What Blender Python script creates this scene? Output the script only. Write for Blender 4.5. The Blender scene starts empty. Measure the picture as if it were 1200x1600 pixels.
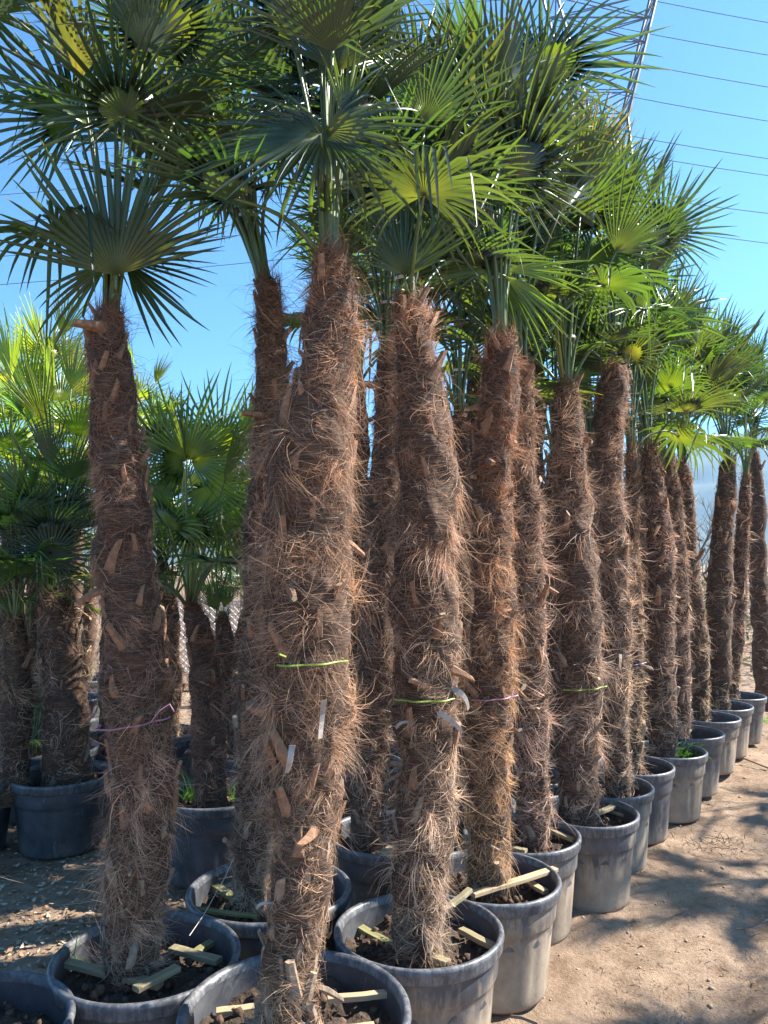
import bpy, math, random
import numpy as np
from mathutils import Vector, Matrix

random.seed(7)
RNG = np.random.default_rng(7)
R = math.radians
S = bpy.context.scene
COL = S.collection

# ------------------------------------------------------------------ camera, sky, sun, exposure
CAM_H = 1.70
PITCH = R(3.8)
cam_d = bpy.data.cameras.new('camera')
cam = bpy.data.objects.new('camera', cam_d)
COL.objects.link(cam)
cam.location = (0, 0, CAM_H)
cam.rotation_euler = (R(90) + PITCH, 0, 0)
cam_d.sensor_fit = 'VERTICAL'
cam_d.sensor_height = 36
cam_d.lens = 27
cam_d.clip_start = 0.05
cam_d.clip_end = 9000
S.camera = cam

SUN_AZ, SUN_EL = R(75), R(40)
world = bpy.data.worlds.new('World')
S.world = world
world.use_nodes = True
wn = world.node_tree.nodes
wl = world.node_tree.links
wn.clear()
sky = wn.new('ShaderNodeTexSky')
sky.sky_type = 'NISHITA'
sky.sun_disc = False
sky.sun_elevation = SUN_EL
sky.sun_rotation = SUN_AZ
sky.air_density = 1.0
sky.dust_density = 0.15
sky.ozone_density = 2.5
bg = wn.new('ShaderNodeBackground')
bg.inputs['Strength'].default_value = 0.073
wo = wn.new('ShaderNodeOutputWorld')
tint = wn.new('ShaderNodeMix')
tint.data_type = 'RGBA'
tint.blend_type = 'MULTIPLY'
tint.inputs[0].default_value = 1
tint.inputs[7].default_value = (.50, .89, 1.12, 1)
wl.new(sky.outputs[0], tint.inputs[6])
wl.new(tint.outputs[2], bg.inputs[0])
wl.new(bg.outputs[0], wo.inputs[0])

sun_d = bpy.data.lights.new('sun', 'SUN')
sun_d.energy = 5.0
sun_d.angle = R(0.53)
sun_d.color = (1.0, 0.93, 0.83)
sun = bpy.data.objects.new('sun', sun_d)
COL.objects.link(sun)
SUNV = Vector((math.sin(SUN_AZ) * math.cos(SUN_EL), math.cos(SUN_AZ) * math.cos(SUN_EL), math.sin(SUN_EL)))
sun.rotation_euler = SUNV.to_track_quat('Z', 'Y').to_euler()
sun.location = (20, 10, 20)

S.view_settings.view_transform = 'Standard'
S.view_settings.look = 'None'
S.view_settings.exposure = 1.75
S.view_settings.gamma = 1
S.view_settings.use_curve_mapping = False
S.render.engine = 'CYCLES'
S.cycles.max_bounces = 6
S.cycles.diffuse_bounces = 4
S.cycles.glossy_bounces = 2
S.cycles.transmission_bounces = 4
S.cycles.volume_bounces = 1
S.cycles.transparent_max_bounces = 8


# ------------------------------------------------------------------ geometry helpers
def at(px, py, Y=None, z=None):
    """point of the place seen at photo pixel (px, py) at distance Y, or at height z"""
    r = (px - 600) / 1200.0
    u = (800 - py) / 1200.0
    d = Vector((r, math.cos(PITCH) - u * math.sin(PITCH), math.sin(PITCH) + u * math.cos(PITCH)))
    t = Y / d.y if Y is not None else (z - CAM_H) / d.z
    return Vector((0, 0, CAM_H)) + d * t


def _hash(i, j, k, seed):
    n = (i * 374761393 + j * 668265263 + k * 2147483647 + seed * 974634777) & 0xFFFFFFFF
    n = ((n ^ (n >> 13)) * 1274126177) & 0xFFFFFFFF
    n = n ^ (n >> 16)
    return (n & 0xFFFF) / 65535.0


def vnoise(p, sc, seed=0):
    p = np.asarray(p, dtype=np.float64) * sc + 1000.0
    f0 = np.floor(p).astype(np.int64)
    f = p - f0
    f = f * f * (3 - 2 * f)
    out = 0
    for a in (0, 1):
        for b in (0, 1):
            for c in (0, 1):
                w = (f[:, 0] if a else 1 - f[:, 0]) * (f[:, 1] if b else 1 - f[:, 1]) * (f[:, 2] if c else 1 - f[:, 2])
                out = out + w * _hash(f0[:, 0] + a, f0[:, 1] + b, f0[:, 2] + c, seed)
    return out * 2 - 1


def fbm(p, sc, seed=0, octv=3):
    o = 0
    a = 1.0
    for k in range(octv):
        o = o + a * vnoise(p, sc * 2 ** k, seed + k)
        a *= .5
    return o


def np_mesh(name, V, F, mat, col=None, smooth=False):
    """V (n,3); F (m,3) or (m,4)"""
    V = np.asarray(V, dtype=np.float32)
    F = np.asarray(F, dtype=np.int32)
    me = bpy.data.meshes.new(name)
    me.vertices.add(len(V))
    me.vertices.foreach_set('co', V.ravel())
    k = F.shape[1]
    me.loops.add(F.size)
    me.loops.foreach_set('vertex_index', F.ravel())
    me.polygons.add(len(F))
    me.polygons.foreach_set('loop_start', np.arange(0, F.size, k, dtype=np.int32))
    me.polygons.foreach_set('loop_total', np.full(len(F), k, dtype=np.int32))
    if smooth:
        me.polygons.foreach_set('use_smooth', np.ones(len(F), dtype=bool))
    me.update(calc_edges=True)
    if col is not None:
        c = np.ones((len(V), 4), dtype=np.float32)
        c[:, :3] = col
        at_ = me.color_attributes.new('tone', 'FLOAT_COLOR', 'POINT')
        at_.data.foreach_set('color', c.ravel())
    if mat:
        me.materials.append(mat)
    return me


def link(name, me, parent=None, loc=None, kind=None):
    o = bpy.data.objects.new(name, me)
    COL.objects.link(o)
    if parent is not None:
        o.parent = parent
    if loc is not None:
        o.location = loc
    if kind:
        o['kind'] = kind
    return o


def tag(o, label, cat, group=None):
    o['label'] = label
    o['category'] = cat
    if group:
        o['group'] = group
    return o


def thing(name, label, cat, loc=(0, 0, 0), group=None, rotz=0):
    o = bpy.data.objects.new(name, None)
    COL.objects.link(o)
    o.empty_display_size = .1
    o.location = loc
    o.rotation_euler = (0, 0, rotz)
    return tag(o, label, cat, group)


class MB:
    """collects simple pieces into one mesh"""
    def __init__(s):
        s.v = []
        s.f = []

    def add(s, vs, fs):
        b = len(s.v)
        s.v += [tuple(v) for v in vs]
        s.f += [tuple(i + b for i in f) for f in fs]

    def box(s, c, sx, sy, sz, M=None):
        vs = [Vector((x * sx / 2, y * sy / 2, z * sz / 2)) for x in (-1, 1) for y in (-1, 1) for z in (-1, 1)]
        if M:
            vs = [M @ v for v in vs]
        vs = [v + Vector(c) for v in vs]
        s.add(vs, [(0, 1, 3, 2), (4, 6, 7, 5), (0, 4, 5, 1), (2, 3, 7, 6), (0, 2, 6, 4), (1, 5, 7, 3)])

    def tube(s, pts, rad, n=6, cap=True):
        pts = [Vector(p) for p in pts]
        if not hasattr(rad, '__len__'):
            rad = [rad] * len(pts)
        rings = []
        for i, p in enumerate(pts):
            t = (pts[min(i + 1, len(pts) - 1)] - pts[max(i - 1, 0)]).normalized()
            a = Vector((0, 0, 1)) if abs(t.z) < .9 else Vector((1, 0, 0))
            u = t.cross(a).normalized()
            w = t.cross(u)
            rings.append([p + (u * math.cos(k * 2 * math.pi / n) + w * math.sin(k * 2 * math.pi / n)) * rad[i] for k in range(n)])
        vs = [v for r in rings for v in r]
        fs = []
        for i in range(len(pts) - 1):
            for k in range(n):
                fs.append((i * n + k, i * n + (k + 1) % n, (i + 1) * n + (k + 1) % n, (i + 1) * n + k))
        if cap:
            fs.append(tuple(range(n - 1, -1, -1)))
            fs.append(tuple((len(pts) - 1) * n + k for k in range(n)))
        s.add(vs, fs)

    def mesh(s, name, mat, smooth=False):
        me = bpy.data.meshes.new(name)
        me.from_pydata(s.v, [], s.f)
        if mat:
            me.materials.append(mat)
        if smooth:
            me.polygons.foreach_set('use_smooth', [True] * len(me.polygons))
        me.update()
        return me

    def build(s, name, mat, parent=None, loc=None, smooth=False, kind=None):
        return link(name, s.mesh(name, mat, smooth), parent, loc, kind)


# ------------------------------------------------------------------ materials
class Mat:
    def __init__(s, name):
        s.m = bpy.data.materials.new(name)
        s.m.use_nodes = True
        s.n = s.m.node_tree.nodes
        s.l = s.m.node_tree.links
        s.b = s.n['Principled BSDF']
        s.out = s.n['Material Output']

    def node(s, t, **k):
        n = s.n.new(t)
        for a, v in k.items():
            if a.startswith('_'):
                setattr(n, a[1:], v)
            else:
                n.inputs[a].default_value = v
        return n

    def tex(s, scale, detail=4, rough=.6, vec=None, sx=None):
        co = s.node('ShaderNodeTexCoord')
        src = co.outputs['Object']
        if getattr(s, 'vary', False):           # a different patch of the pattern on every object
            oi_ = s.node('ShaderNodeObjectInfo')
            sc_ = s.node('ShaderNodeMath', _operation='MULTIPLY')
            s.l.new(oi_.outputs['Random'], sc_.inputs[0])
            sc_.inputs[1].default_value = 37.0
            va = s.node('ShaderNodeVectorMath', _operation='ADD')
            s.l.new(src, va.inputs[0])
            s.l.new(sc_.outputs[0], va.inputs[1])
            src = va.outputs[0]
        if sx:
            mp = s.node('ShaderNodeMapping')
            mp.inputs['Scale'].default_value = sx
            s.l.new(src, mp.inputs[0])
            src = mp.outputs[0]
        n = s.node('ShaderNodeTexNoise', Scale=scale, Detail=detail, Roughness=rough)
        s.l.new(src, n.inputs['Vector'])
        return n.outputs['Fac']

    def ramp(s, fac, stops):
        r = s.node('ShaderNodeValToRGB')
        e = r.color_ramp.elements
        while len(e) < len(stops):
            e.new(.5)
        for i, (p, c) in enumerate(stops):
            e[i].position = p
            e[i].color = (*c, 1) if len(c) == 3 else c
        s.l.new(fac, r.inputs[0])
        return r.outputs[0]

    def mix(s, fac, a, b, mode='MIX'):
        m = s.n.new('ShaderNodeMix')
        m.data_type = 'RGBA'
        m.blend_type = mode
        for sock, v in ((m.inputs[0], fac), (m.inputs[6], a), (m.inputs[7], b)):
            if hasattr(v, 'links'):
                s.l.new(v, sock)
            elif isinstance(v, (int, float)):
                sock.default_value = v
            else:
                sock.default_value = (*v, 1)
        return m.outputs[2]

    def bump(s, fac, strength=.5, dist=.01):
        b = s.node('ShaderNodeBump', Strength=strength, Distance=dist)
        s.l.new(fac, b.inputs['Height'])
        s.l.new(b.outputs[0], s.b.inputs['Normal'])


def simple(name, c1, c2, scale=8, rough=.8, bump=0, bscale=30, bdist=.01, sx=None, metal=0):
    M = Mat(name)
    t = M.tex(scale, sx=sx)
    M.l.new(M.ramp(t, [(.3, c1), (.7, c2)]), M.b.inputs['Base Color'])
    M.b.inputs['Roughness'].default_value = rough
    M.b.inputs['Metallic'].default_value = metal
    if bump:
        M.bump(M.tex(bscale, sx=sx), bump, bdist)
    return M.m


def fibre_mat():
    M = Mat('palm_fibre')
    a = M.node('ShaderNodeAttribute', _attribute_name='tone')
    M.l.new(a.outputs['Color'], M.b.inputs['Base Color'])
    M.b.inputs['Roughness'].default_value = .62
    M.b.inputs['Specular IOR Level'].default_value = .35
    tr = M.node('ShaderNodeBsdfTranslucent')
    M.l.new(a.outputs['Color'], tr.inputs['Color'])
    mx = M.node('ShaderNodeMixShader')
    mx.inputs[0].default_value = .36
    M.l.new(M.b.outputs[0], mx.inputs[1])
    M.l.new(tr.outputs[0], mx.inputs[2])
    M.l.new(mx.outputs[0], M.out.inputs[0])
    return M.m


def leaf_mat(name='palm_leaf', top=(.040, .060, .040), trans=(.155, .235, .022), tf=.36):
    """thin blade: waxy reflection on top, yellow-green light through it; object colour tints each leaf"""
    M = Mat(name)
    oi = M.node('ShaderNodeObjectInfo')
    at_ = M.node('ShaderNodeAttribute', _attribute_name='tone')
    n = M.tex(14, 3)
    base = M.mix(n, tuple(c * .72 for c in top), tuple(c * 1.35 for c in top))
    base = M.mix(1.0, base, oi.outputs['Color'], 'MULTIPLY')
    base = M.mix(1.0, base, at_.outputs['Color'], 'MULTIPLY')
    geo = M.node('ShaderNodeNewGeometry')
    under = M.mix(.5, base, (.10, .125, .09))
    base2 = M.mix(geo.outputs['Backfacing'], base, under)
    # brown dry tips: tone's alpha is not used, so tips are driven by the red channel above one
    M.l.new(base2, M.b.inputs['Base Color'])
    M.b.inputs['Roughness'].default_value = .33
    M.b.inputs['Specular IOR Level'].default_value = .7
    tr = M.node('ShaderNodeBsdfTranslucent')
    tc = M.mix(1.0, trans, oi.outputs['Color'], 'MULTIPLY')
    tc = M.mix(1.0, tc, at_.outputs['Color'], 'MULTIPLY')
    M.l.new(tc, tr.inputs['Color'])
    mx = M.node('ShaderNodeMixShader')
    mx.inputs[0].default_value = tf
    M.l.new(M.b.outputs[0], mx.inputs[1])
    M.l.new(tr.outputs[0], mx.inputs[2])
    M.l.new(mx.outputs[0], M.out.inputs[0])
    return M.m


def pot_mat(name='pot_plastic', scuff=(.60, .72), pale=(.30, .29, .28), amt=.5):
    M = Mat(name)
    M.vary = True
    oi = M.node('ShaderNodeObjectInfo')
    co = M.node('ShaderNodeTexCoord')
    sep = M.node('ShaderNodeSeparateXYZ')
    M.l.new(co.outputs['Object'], sep.inputs[0])
    plastic = M.ramp(M.tex(9), [(.3, (.036, .039, .046)), (.7, (.088, .094, .108))])
    dust = M.ramp(M.tex(5, 6, .7), [(.3, (.17, .13, .092)), (.7, (.40, .315, .23))])
    mk = M.tex(4.5, 6, .75, sx=(3.2, 3.2, .8))
    zf = M.node('ShaderNodeMapRange')
    zf.inputs['From Min'].default_value = .43
    zf.inputs['From Max'].default_value = .05
    zf.inputs['To Min'].default_value = -.30
    zf.inputs['To Max'].default_value = .16
    M.l.new(sep.outputs['Z'], zf.inputs['Value'])
    ad = M.node('ShaderNodeMath', _operation='ADD')
    M.l.new(mk, ad.inputs[0])
    M.l.new(zf.outputs[0], ad.inputs[1])
    ad2 = M.node('ShaderNodeMath', _operation='ADD')
    M.l.new(ad.outputs[0], ad2.inputs[0])
    sep2 = M.node('ShaderNodeSeparateColor')
    M.l.new(oi.outputs['Color'], sep2.inputs[0])
    M.l.new(sep2.outputs[0], ad2.inputs[1])      # object colour red = how dusty
    m = M.ramp(ad2.outputs[0], [(.72, (0, 0, 0)), (.95, (.92, .92, .92))])
    bwn = M.node('ShaderNodeRGBToBW')
    M.l.new(m, bwn.inputs[0])
    c = M.mix(bwn.outputs[0], plastic, dust)
    # scuffs; on the rim they also hold a painted sky reflection
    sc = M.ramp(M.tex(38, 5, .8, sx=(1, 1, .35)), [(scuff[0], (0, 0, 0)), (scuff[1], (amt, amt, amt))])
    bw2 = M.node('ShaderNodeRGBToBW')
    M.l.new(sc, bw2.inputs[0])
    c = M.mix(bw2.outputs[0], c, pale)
    M.l.new(c, M.b.inputs['Base Color'])
    rr = M.node('ShaderNodeMapRange')
    rr.inputs['To Min'].default_value = .42
    rr.inputs['To Max'].default_value = .9
    M.l.new(bwn.outputs[0], rr.inputs['Value'])
    M.l.new(rr.outputs[0], M.b.inputs['Roughness'])
    M.bump(M.tex(60, 4), .25, .004)
    return M.m


def ground_mat():
    M = Mat('dirt')
    a = M.tex(1.1, 6, .6)
    b = M.tex(9, 8, .72)
    c = M.tex(70, 6, .75)
    col = M.ramp(a, [(.3, (.29, .205, .14)), (.55, (.37, .268, .19)), (.75, (.46, .345, .25))])
    col2 = M.ramp(b, [(.3, (.55, .5, .45)), (.55, (1, 1, 1)), (.8, (1.12, 1.1, 1.06))])
    col = M.mix(1.0, col, col2, 'MULTIPLY')
    col3 = M.ramp(c, [(.28, (.55, .5, .46)), (.45, (1, 1, 1)), (.72, (1.12, 1.12, 1.1))])
    col = M.mix(.8, col, col3, 'MULTIPLY')
    M.l.new(col, M.b.inputs['Base Color'])
    M.b.inputs['Roughness'].default_value = .95
    M.b.inputs['Specular IOR Level'].default_value = .15
    mm = M.node('ShaderNodeMath', _operation='ADD')
    M.l.new(b, mm.inputs[0])
    M.l.new(c, mm.inputs[1])
    M.bump(mm.outputs[0], .9, .02)
    return M.m


def tone_mat(name, rough=.9, spec=.2):
    M = Mat(name)
    a = M.node('ShaderNodeAttribute', _attribute_name='tone')
    col = M.mix(.5, a.outputs['Color'], M.ramp(M.tex(60), [(.3, (.5, .5, .5)), (.7, (1.3, 1.3, 1.3))]), 'MULTIPLY')
    M.l.new(col, M.b.inputs['Base Color'])
    M.b.inputs['Roughness'].default_value = rough
    M.b.inputs['Specular IOR Level'].default_value = spec
    return M.m


def core_mat():
    M = Mat('trunk_core')
    co = M.node('ShaderNodeTexCoord')
    fac = None
    for rot, sc in (((1.0, .8, .4), (16, 16, 240)), ((-1.1, -.6, -.5), (18, 18, 280)), ((.5, 1.2, .3), (14, 14, 200))):
        mp = M.node('ShaderNodeMapping')
        mp.inputs['Rotation'].default_value = rot
        mp.inputs['Scale'].default_value = sc
        M.l.new(co.outputs['Object'], mp.inputs[0])
        nz_ = M.node('ShaderNodeTexNoise', Scale=1.0, Detail=3, Roughness=.6)
        M.l.new(mp.outputs[0], nz_.inputs['Vector'])
        if fac is None:
            fac = nz_.outputs['Fac']
        else:
            mm = M.node('ShaderNodeMath', _operation='MAXIMUM')
            M.l.new(fac, mm.inputs[0])
            M.l.new(nz_.outputs['Fac'], mm.inputs[1])
            fac = mm.outputs[0]
    a = M.ramp(fac, [(.45, (.026, .014, .009)), (.60, (.115, .066, .042)), (.74, (.30, .19, .125))])
    b = M.ramp(M.tex(9, 5, .7), [(.3, (.45, .42, .4)), (.7, (1.25, 1.2, 1.15))])
    M.l.new(M.mix(1.0, a, b, 'MULTIPLY'), M.b.inputs['Base Color'])
    M.b.inputs['Roughness'].default_value = .9
    M.bump(fac, .9, .008)
    return M.m


MT = {
    'fibre': fibre_mat(),
    'leaf': leaf_mat(),
    'core': core_mat(),
    'stub': simple('cut_leaf_stub', (.15, .075, .04), (.36, .20, .115), 16, .8, .5, 40, .006, sx=(3, 3, .6)),
    'stub_grey': simple('weathered_leaf_stub', (.17, .115, .075), (.38, .28, .20), 16, .85, .5, 40, .006, sx=(3, 3, .6)),
    'stub_end': simple('cut_end_wood', (.26, .17, .10), (.48, .35, .23), 40, .8),
    'strip': simple('dry_pale_strip', (.28, .23, .19), (.46, .40, .35), 40, .7),
    'petiole': simple('petiole_green', (.05, .085, .03), (.13, .18, .06), 6, .4, sx=(1, 1, .3)),
    'petiole_pale': simple('petiole_yellow_green', (.16, .20, .04), (.30, .33, .09), 6, .45),
    'pot': pot_mat(),
    'rim': pot_mat('rim_plastic', (.44, .70), (.25, .25, .255), .75),  # stronger pale scuffs, with the sky's reflection put into the rim colour
    'soil': simple('potting_soil', (.018, .012, .008), (.085, .055, .036), 22, .95, 1.0, 45, .02),
    'soil_clod': simple('soil_crumb', (.035, .02, .013), (.14, .085, .055), 30, .95, .8, 60, .01),
    'batten': simple('weathered_batten', (.17, .14, .08), (.37, .31, .18), 10, .8, .4, 60, .004, sx=(.25, 4, 4)),
    'batten_fresh': simple('fresh_batten', (.32, .23, .13), (.52, .39, .24), 10, .8, .4, 60, .004, sx=(.25, 4, 4)),
    'batten_moss': simple('algae_batten', (.13, .13, .05), (.30, .28, .12), 10, .85, .4, 60, .004, sx=(.5, 4, 4)),
    'string': simple('white_string', (.6, .58, .54), (.78, .76, .72), 30, .7),
    'lime': simple('lime_twine', (.20, .30, .04), (.32, .45, .08), 30, .6),
    'pink': simple('pink_twine', (.32, .14, .22), (.45, .24, .32), 30, .6),
    'violet': simple('violet_twine', (.25, .2, .42), (.4, .35, .6), 30, .6),
    'ground': ground_mat(),
    'litter': tone_mat('litter'),
    'grass': leaf_mat('grass_blade', (.07, .16, .03), (.25, .5, .05), .4),
    'bark': simple('bare_branch', (.10, .075, .06), (.20, .16, .13), 3, .9),
    'steel': simple('galvanised_steel', (.05, .06, .075), (.09, .10, .12), 1, .5, metal=.4),
    'wire': simple('power_cable', (.04, .05, .07), (.07, .08, .10), 1, .5),
    'hill': simple('wooded_hill', (.035, .05, .03), (.10, .11, .07), .012, .95),
    'zinc': simple('fence_wire', (.42, .46, .52), (.6, .64, .7), 3, .45, metal=.3),
    'bank': simple('earth_bank', (.13, .085, .055), (.28, .19, .13), 2.5, .95, 1, 9, .05),
}

# ------------------------------------------------------------------ ground sheet
def graded(lo, hi, step, far, grow=1.22):
    a = list(np.arange(lo, hi, step))
    s = step
    x = a[-1]
    while x < far:
        s *= grow
        x += s
        a.append(x)
    s = step
    x = a[0]
    b = []
    while x > -far:
        s *= grow
        x -= s
        b.append(x)
    return np.array(b[::-1] + a)


def ground_h(x, y):
    p = np.stack([x, y, np.zeros_like(x)], 1)
    near = np.clip(1 - np.hypot(x, y) / 60, 0, 1)
    h = .035 * fbm(p, .8, 3, 2) + .018 * fbm(p, 4, 9, 3) + .013 * np.abs(vnoise(p, 9, 6)) + .007 * np.abs(vnoise(p, 24, 5))
    sd = x * .826 - y * .563
    for c_, w_ in ((-.62, .13), (.55, .15)):
        h = h - .026 * np.exp(-((sd - c_ - .05 * np.sin(y * 1.3)) / w_) ** 2) + .012 * np.exp(-((sd - c_ - .24) / .08) ** 2)
    return h * near - .02 + np.where(np.hypot(x, y) > 60, .4 * vnoise(p, .03, 8) * np.clip((np.hypot(x, y) - 60) / 200, 0, 1), 0)


gx = graded(-3.2, 5.5, .035, 1800)
gy = graded(1.4, 10.5, .035, 1800)
GX, GY = np.meshgrid(gx, gy, indexing='ij')
H = ground_h(GX.ravel(), GY.ravel())
V = np.stack([GX.ravel(), GY.ravel(), H], 1)
nx, ny = len(gx), len(gy)
idx = np.arange(nx * ny).reshape(nx, ny)
F = np.stack([idx[:-1, :-1].ravel(), idx[1:, :-1].ravel(), idx[1:, 1:].ravel(), idx[:-1, 1:].ravel()], 1)
link('ground', np_mesh('ground', V, F, MT['ground'], smooth=True), kind='structure')

# clods and small stones on the path, leaf litter under the palms on the left
def gz(x, y):
    return float(ground_h(np.array([x]), np.array([y]))[0])


_a = (1 + 5 ** .5) / 2
ICO = np.array([(-1, _a, 0), (1, _a, 0), (-1, -_a, 0), (1, -_a, 0), (0, -1, _a), (0, 1, _a), (0, -1, -_a), (0, 1, -_a),
                (_a, 0, -1), (_a, 0, 1), (-_a, 0, -1), (-_a, 0, 1)]) / 1.9
ICF = np.array([(0, 11, 5), (0, 5, 1), (0, 1, 7), (0, 7, 10), (0, 10, 11), (1, 5, 9), (5, 11, 4), (11, 10, 2), (10, 7, 6), (7, 1, 8),
                (3, 9, 4), (3, 4, 2), (3, 2, 6), (3, 6, 8), (3, 8, 9), (4, 9, 5), (2, 4, 11), (6, 2, 10), (8, 6, 7), (9, 8, 1)])


def clods(name, X, Y, Z, sz, cols, mat, parent=None, flat=.6):
    n = len(X)
    v = ICO[None] * (1 + .45 * (RNG.random((n, 12, 1)) - .5))
    v = v * sz[:, None, None] * np.array([1, 1, flat]) * (0.7 + .6 * RNG.random((n, 1, 3)))
    v = v + np.stack([X, Y, Z], 1)[:, None]
    f = ICF[None] + (np.arange(n) * 12)[:, None, None]
    c = np.repeat(cols, 12, 0)
    return link(name, np_mesh(name, v.reshape(-1, 3), f.reshape(-1, 3), mat, c), parent, kind='stuff')


n = 3600
yy = 2.3 + 7.5 * RNG.random(n) ** 1.5
xx = -2.6 + RNG.random(n) * (yy * .55 + 2.8)
sz = .002 + .012 * RNG.random(n) ** 6
g = .8 + .4 * RNG.random((n, 1))
clods('soil_clods', xx, yy, ground_h(xx, yy) + sz * .2, sz, np.array([[.40, .29, .205]]) * g, MT['litter'])


def litter(name, X, Y, L, W, cols, zoff=.004):
    n = len(X)
    a = RNG.random(n) * 6.28
    t = np.stack([np.cos(a), np.sin(a), .5 * (RNG.random(n) - .4)], 1)
    b = np.stack([-np.sin(a), np.cos(a), .8 * (RNG.random(n) - .5)], 1)
    base = np.stack([X, Y, ground_h(X, Y) + zoff + .012 * RNG.random(n)], 1)
    cup = .25 * L * (RNG.random(n) - .2)
    P = []
    for s, w in ((-1, .25), (0, 1), (1, .15)):
        m = base + t * (s * L / 2)[:, None]
        m[:, 2] += cup * (abs(s))
        P += [m - b * (w * W / 2)[:, None], m + b * (w * W / 2)[:, None]]
    v = np.stack(P, 1)
    f = np.array([[0, 2, 3, 1], [2, 4, 5, 3]])[None] + (np.arange(n) * 6)[:, None, None]
    link(name, np_mesh(name, v.reshape(-1, 3), f.reshape(-1, 4), MT['litter'], np.repeat(cols, 6, 0)), kind='stuff')


n = 10000
yy = 2.3 + 4.5 * RNG.random(n) ** 1.2
xx = -.55 * yy + RNG.random(n) * (.62 * yy)
k = RNG.random(n)
pal = np.array([[.40, .30, .20], [.28, .17, .10], [.50, .41, .30], [.20, .13, .08]])[(k * 4).astype(int)]
litter('leaf_litter', xx, yy, .012 + .042 * RNG.random(n) ** 2, .006 + .018 * RNG.random(n), pal * (.9 + .6 * RNG.random((n, 1))))
n = 4200
yy = 2.6 + 6 * RNG.random(n)
xx = .25 * yy + RNG.random(n) * .38 * yy
litter('path_litter', xx, yy, .01 + .04 * RNG.random(n) ** 3, .002 + .004 * RNG.random(n),
       np.array([[.22, .15, .1]]) * (.6 + .8 * RNG.random((n, 1))), .002)

# earth bank far left behind the palms, wooded hill far away
def strip_hill(name, pts, depth, mat, rough, seed, n=240, m=26):
    """pts: (x, height) ridge; depth = (y_front, y_ridge, y_back)"""
    xs = np.linspace(pts[0][0], pts[-1][0], n)
    hs = np.interp(xs, [p[0] for p in pts], [p[1] for p in pts])
    t = np.linspace(0, 1, m)
    prof = np.sin(np.clip(t * 1.15, 0, 1) * math.pi / 2) ** 1.2 * np.where(t > .87, 1 - (t - .87) * 3, 1)
    ys = depth[0] + (depth[1] - depth[0]) * t
    XX, TT = np.meshgrid(xs, np.arange(m), indexing='ij')
    Z = hs[:, None] * prof[None]
    Y_ = np.broadcast_to(ys[None], XX.shape)
    p = np.stack([XX.ravel(), Y_.ravel().copy(), Z.ravel()], 1)
    p[:, 2] += rough * fbm(p * np.array([1, 1, 0]), 1 / (rough * 7), seed, 4) * np.clip(p[:, 2] / (hs.max() * .5), 0, 1) - rough * .1
    idx = np.arange(n * m).reshape(n, m)
    F = np.stack([idx[:-1, :-1].ravel(), idx[1:, :-1].ravel(), idx[1:, 1:].ravel(), idx[:-1, 1:].ravel()], 1)
    return link(name, np_mesh(name, p, F, mat, smooth=True), kind='structure')


strip_hill('hill', [(-900, 20), (-500, 55), (-200, 75), (50, 66), (200, 84), (330, 120), (430, 158), (560, 172), (700, 150), (900, 110)],
           (600, 1000, 0), MT['hill'], 9, 21)
strip_hill('earth_bank', [(-14, .6), (-9, 1.4), (-5, 1.55), (-2.5, 1.3), (-.5, 1.0), (2, .6), (4, .3)],
           (10.5, 14.5, 0), MT['bank'], .16, 22, 160, 20)

# ------------------------------------------------------------------ pots
RIM_Z = .425


def lathe(profile, seg, flute=None):
    V = []
    for i, (r, z) in enumerate(profile):
        for k in range(seg):
            a = 2 * math.pi * k / seg
            rr = r * (flute(a, z, i) if flute else 1)
            V.append((rr * math.cos(a), rr * math.sin(a), z))
    V = np.array(V)
    m = len(profile)
    idx = np.arange(m * seg).reshape(m, seg)
    nx_ = np.roll(idx, -1, 1)
    F = np.stack([idx[:-1].ravel(), nx_[:-1].ravel(), nx_[1:].ravel(), idx[1:].ravel()], 1)
    return V, F


def make_pot_meshes():
    body = [(.0, .010), (.215, .010), (.232, .0), (.237, .012), (.240, .03), (.248, .10), (.257, .18), (.261, .22), (.2635, .245), (.266, .265), (.268, .285),
            (.275, .292), (.279, .300), (.283, .345), (.285, .375)]
    def fl(a, z, i):
        if .02 < z < .285:
            w = max(0, math.sin(a * 12)) ** 2 * min(1, (z - .02) / .04) * min(1, (.285 - z) / .06)
            return 1 - .022 * w
        return 1
    Vb, Fb = lathe(body, 96, fl)
    rim = [(.2855, .374), (.296, .376), (.300, .384), (.301, .405), (.305, .414), (.3035, .424), (.297, .430), (.288, .4285), (.281, .420), (.2775, .405)]
    Vr, Fr = lathe(rim, 96, lambda a, z, i: 1 + .0025 * math.sin(a * 3 + 1))
    inner = [(.2775, .405), (.274, .37), (.266, .30), (.262, .24)]
    Vi, Fi = lathe(inner, 64)
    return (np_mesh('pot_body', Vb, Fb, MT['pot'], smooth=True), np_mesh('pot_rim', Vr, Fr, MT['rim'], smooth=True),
            np_mesh('pot_liner', Vi, Fi, MT['pot'], smooth=True))


PM = make_pot_meshes()
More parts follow.
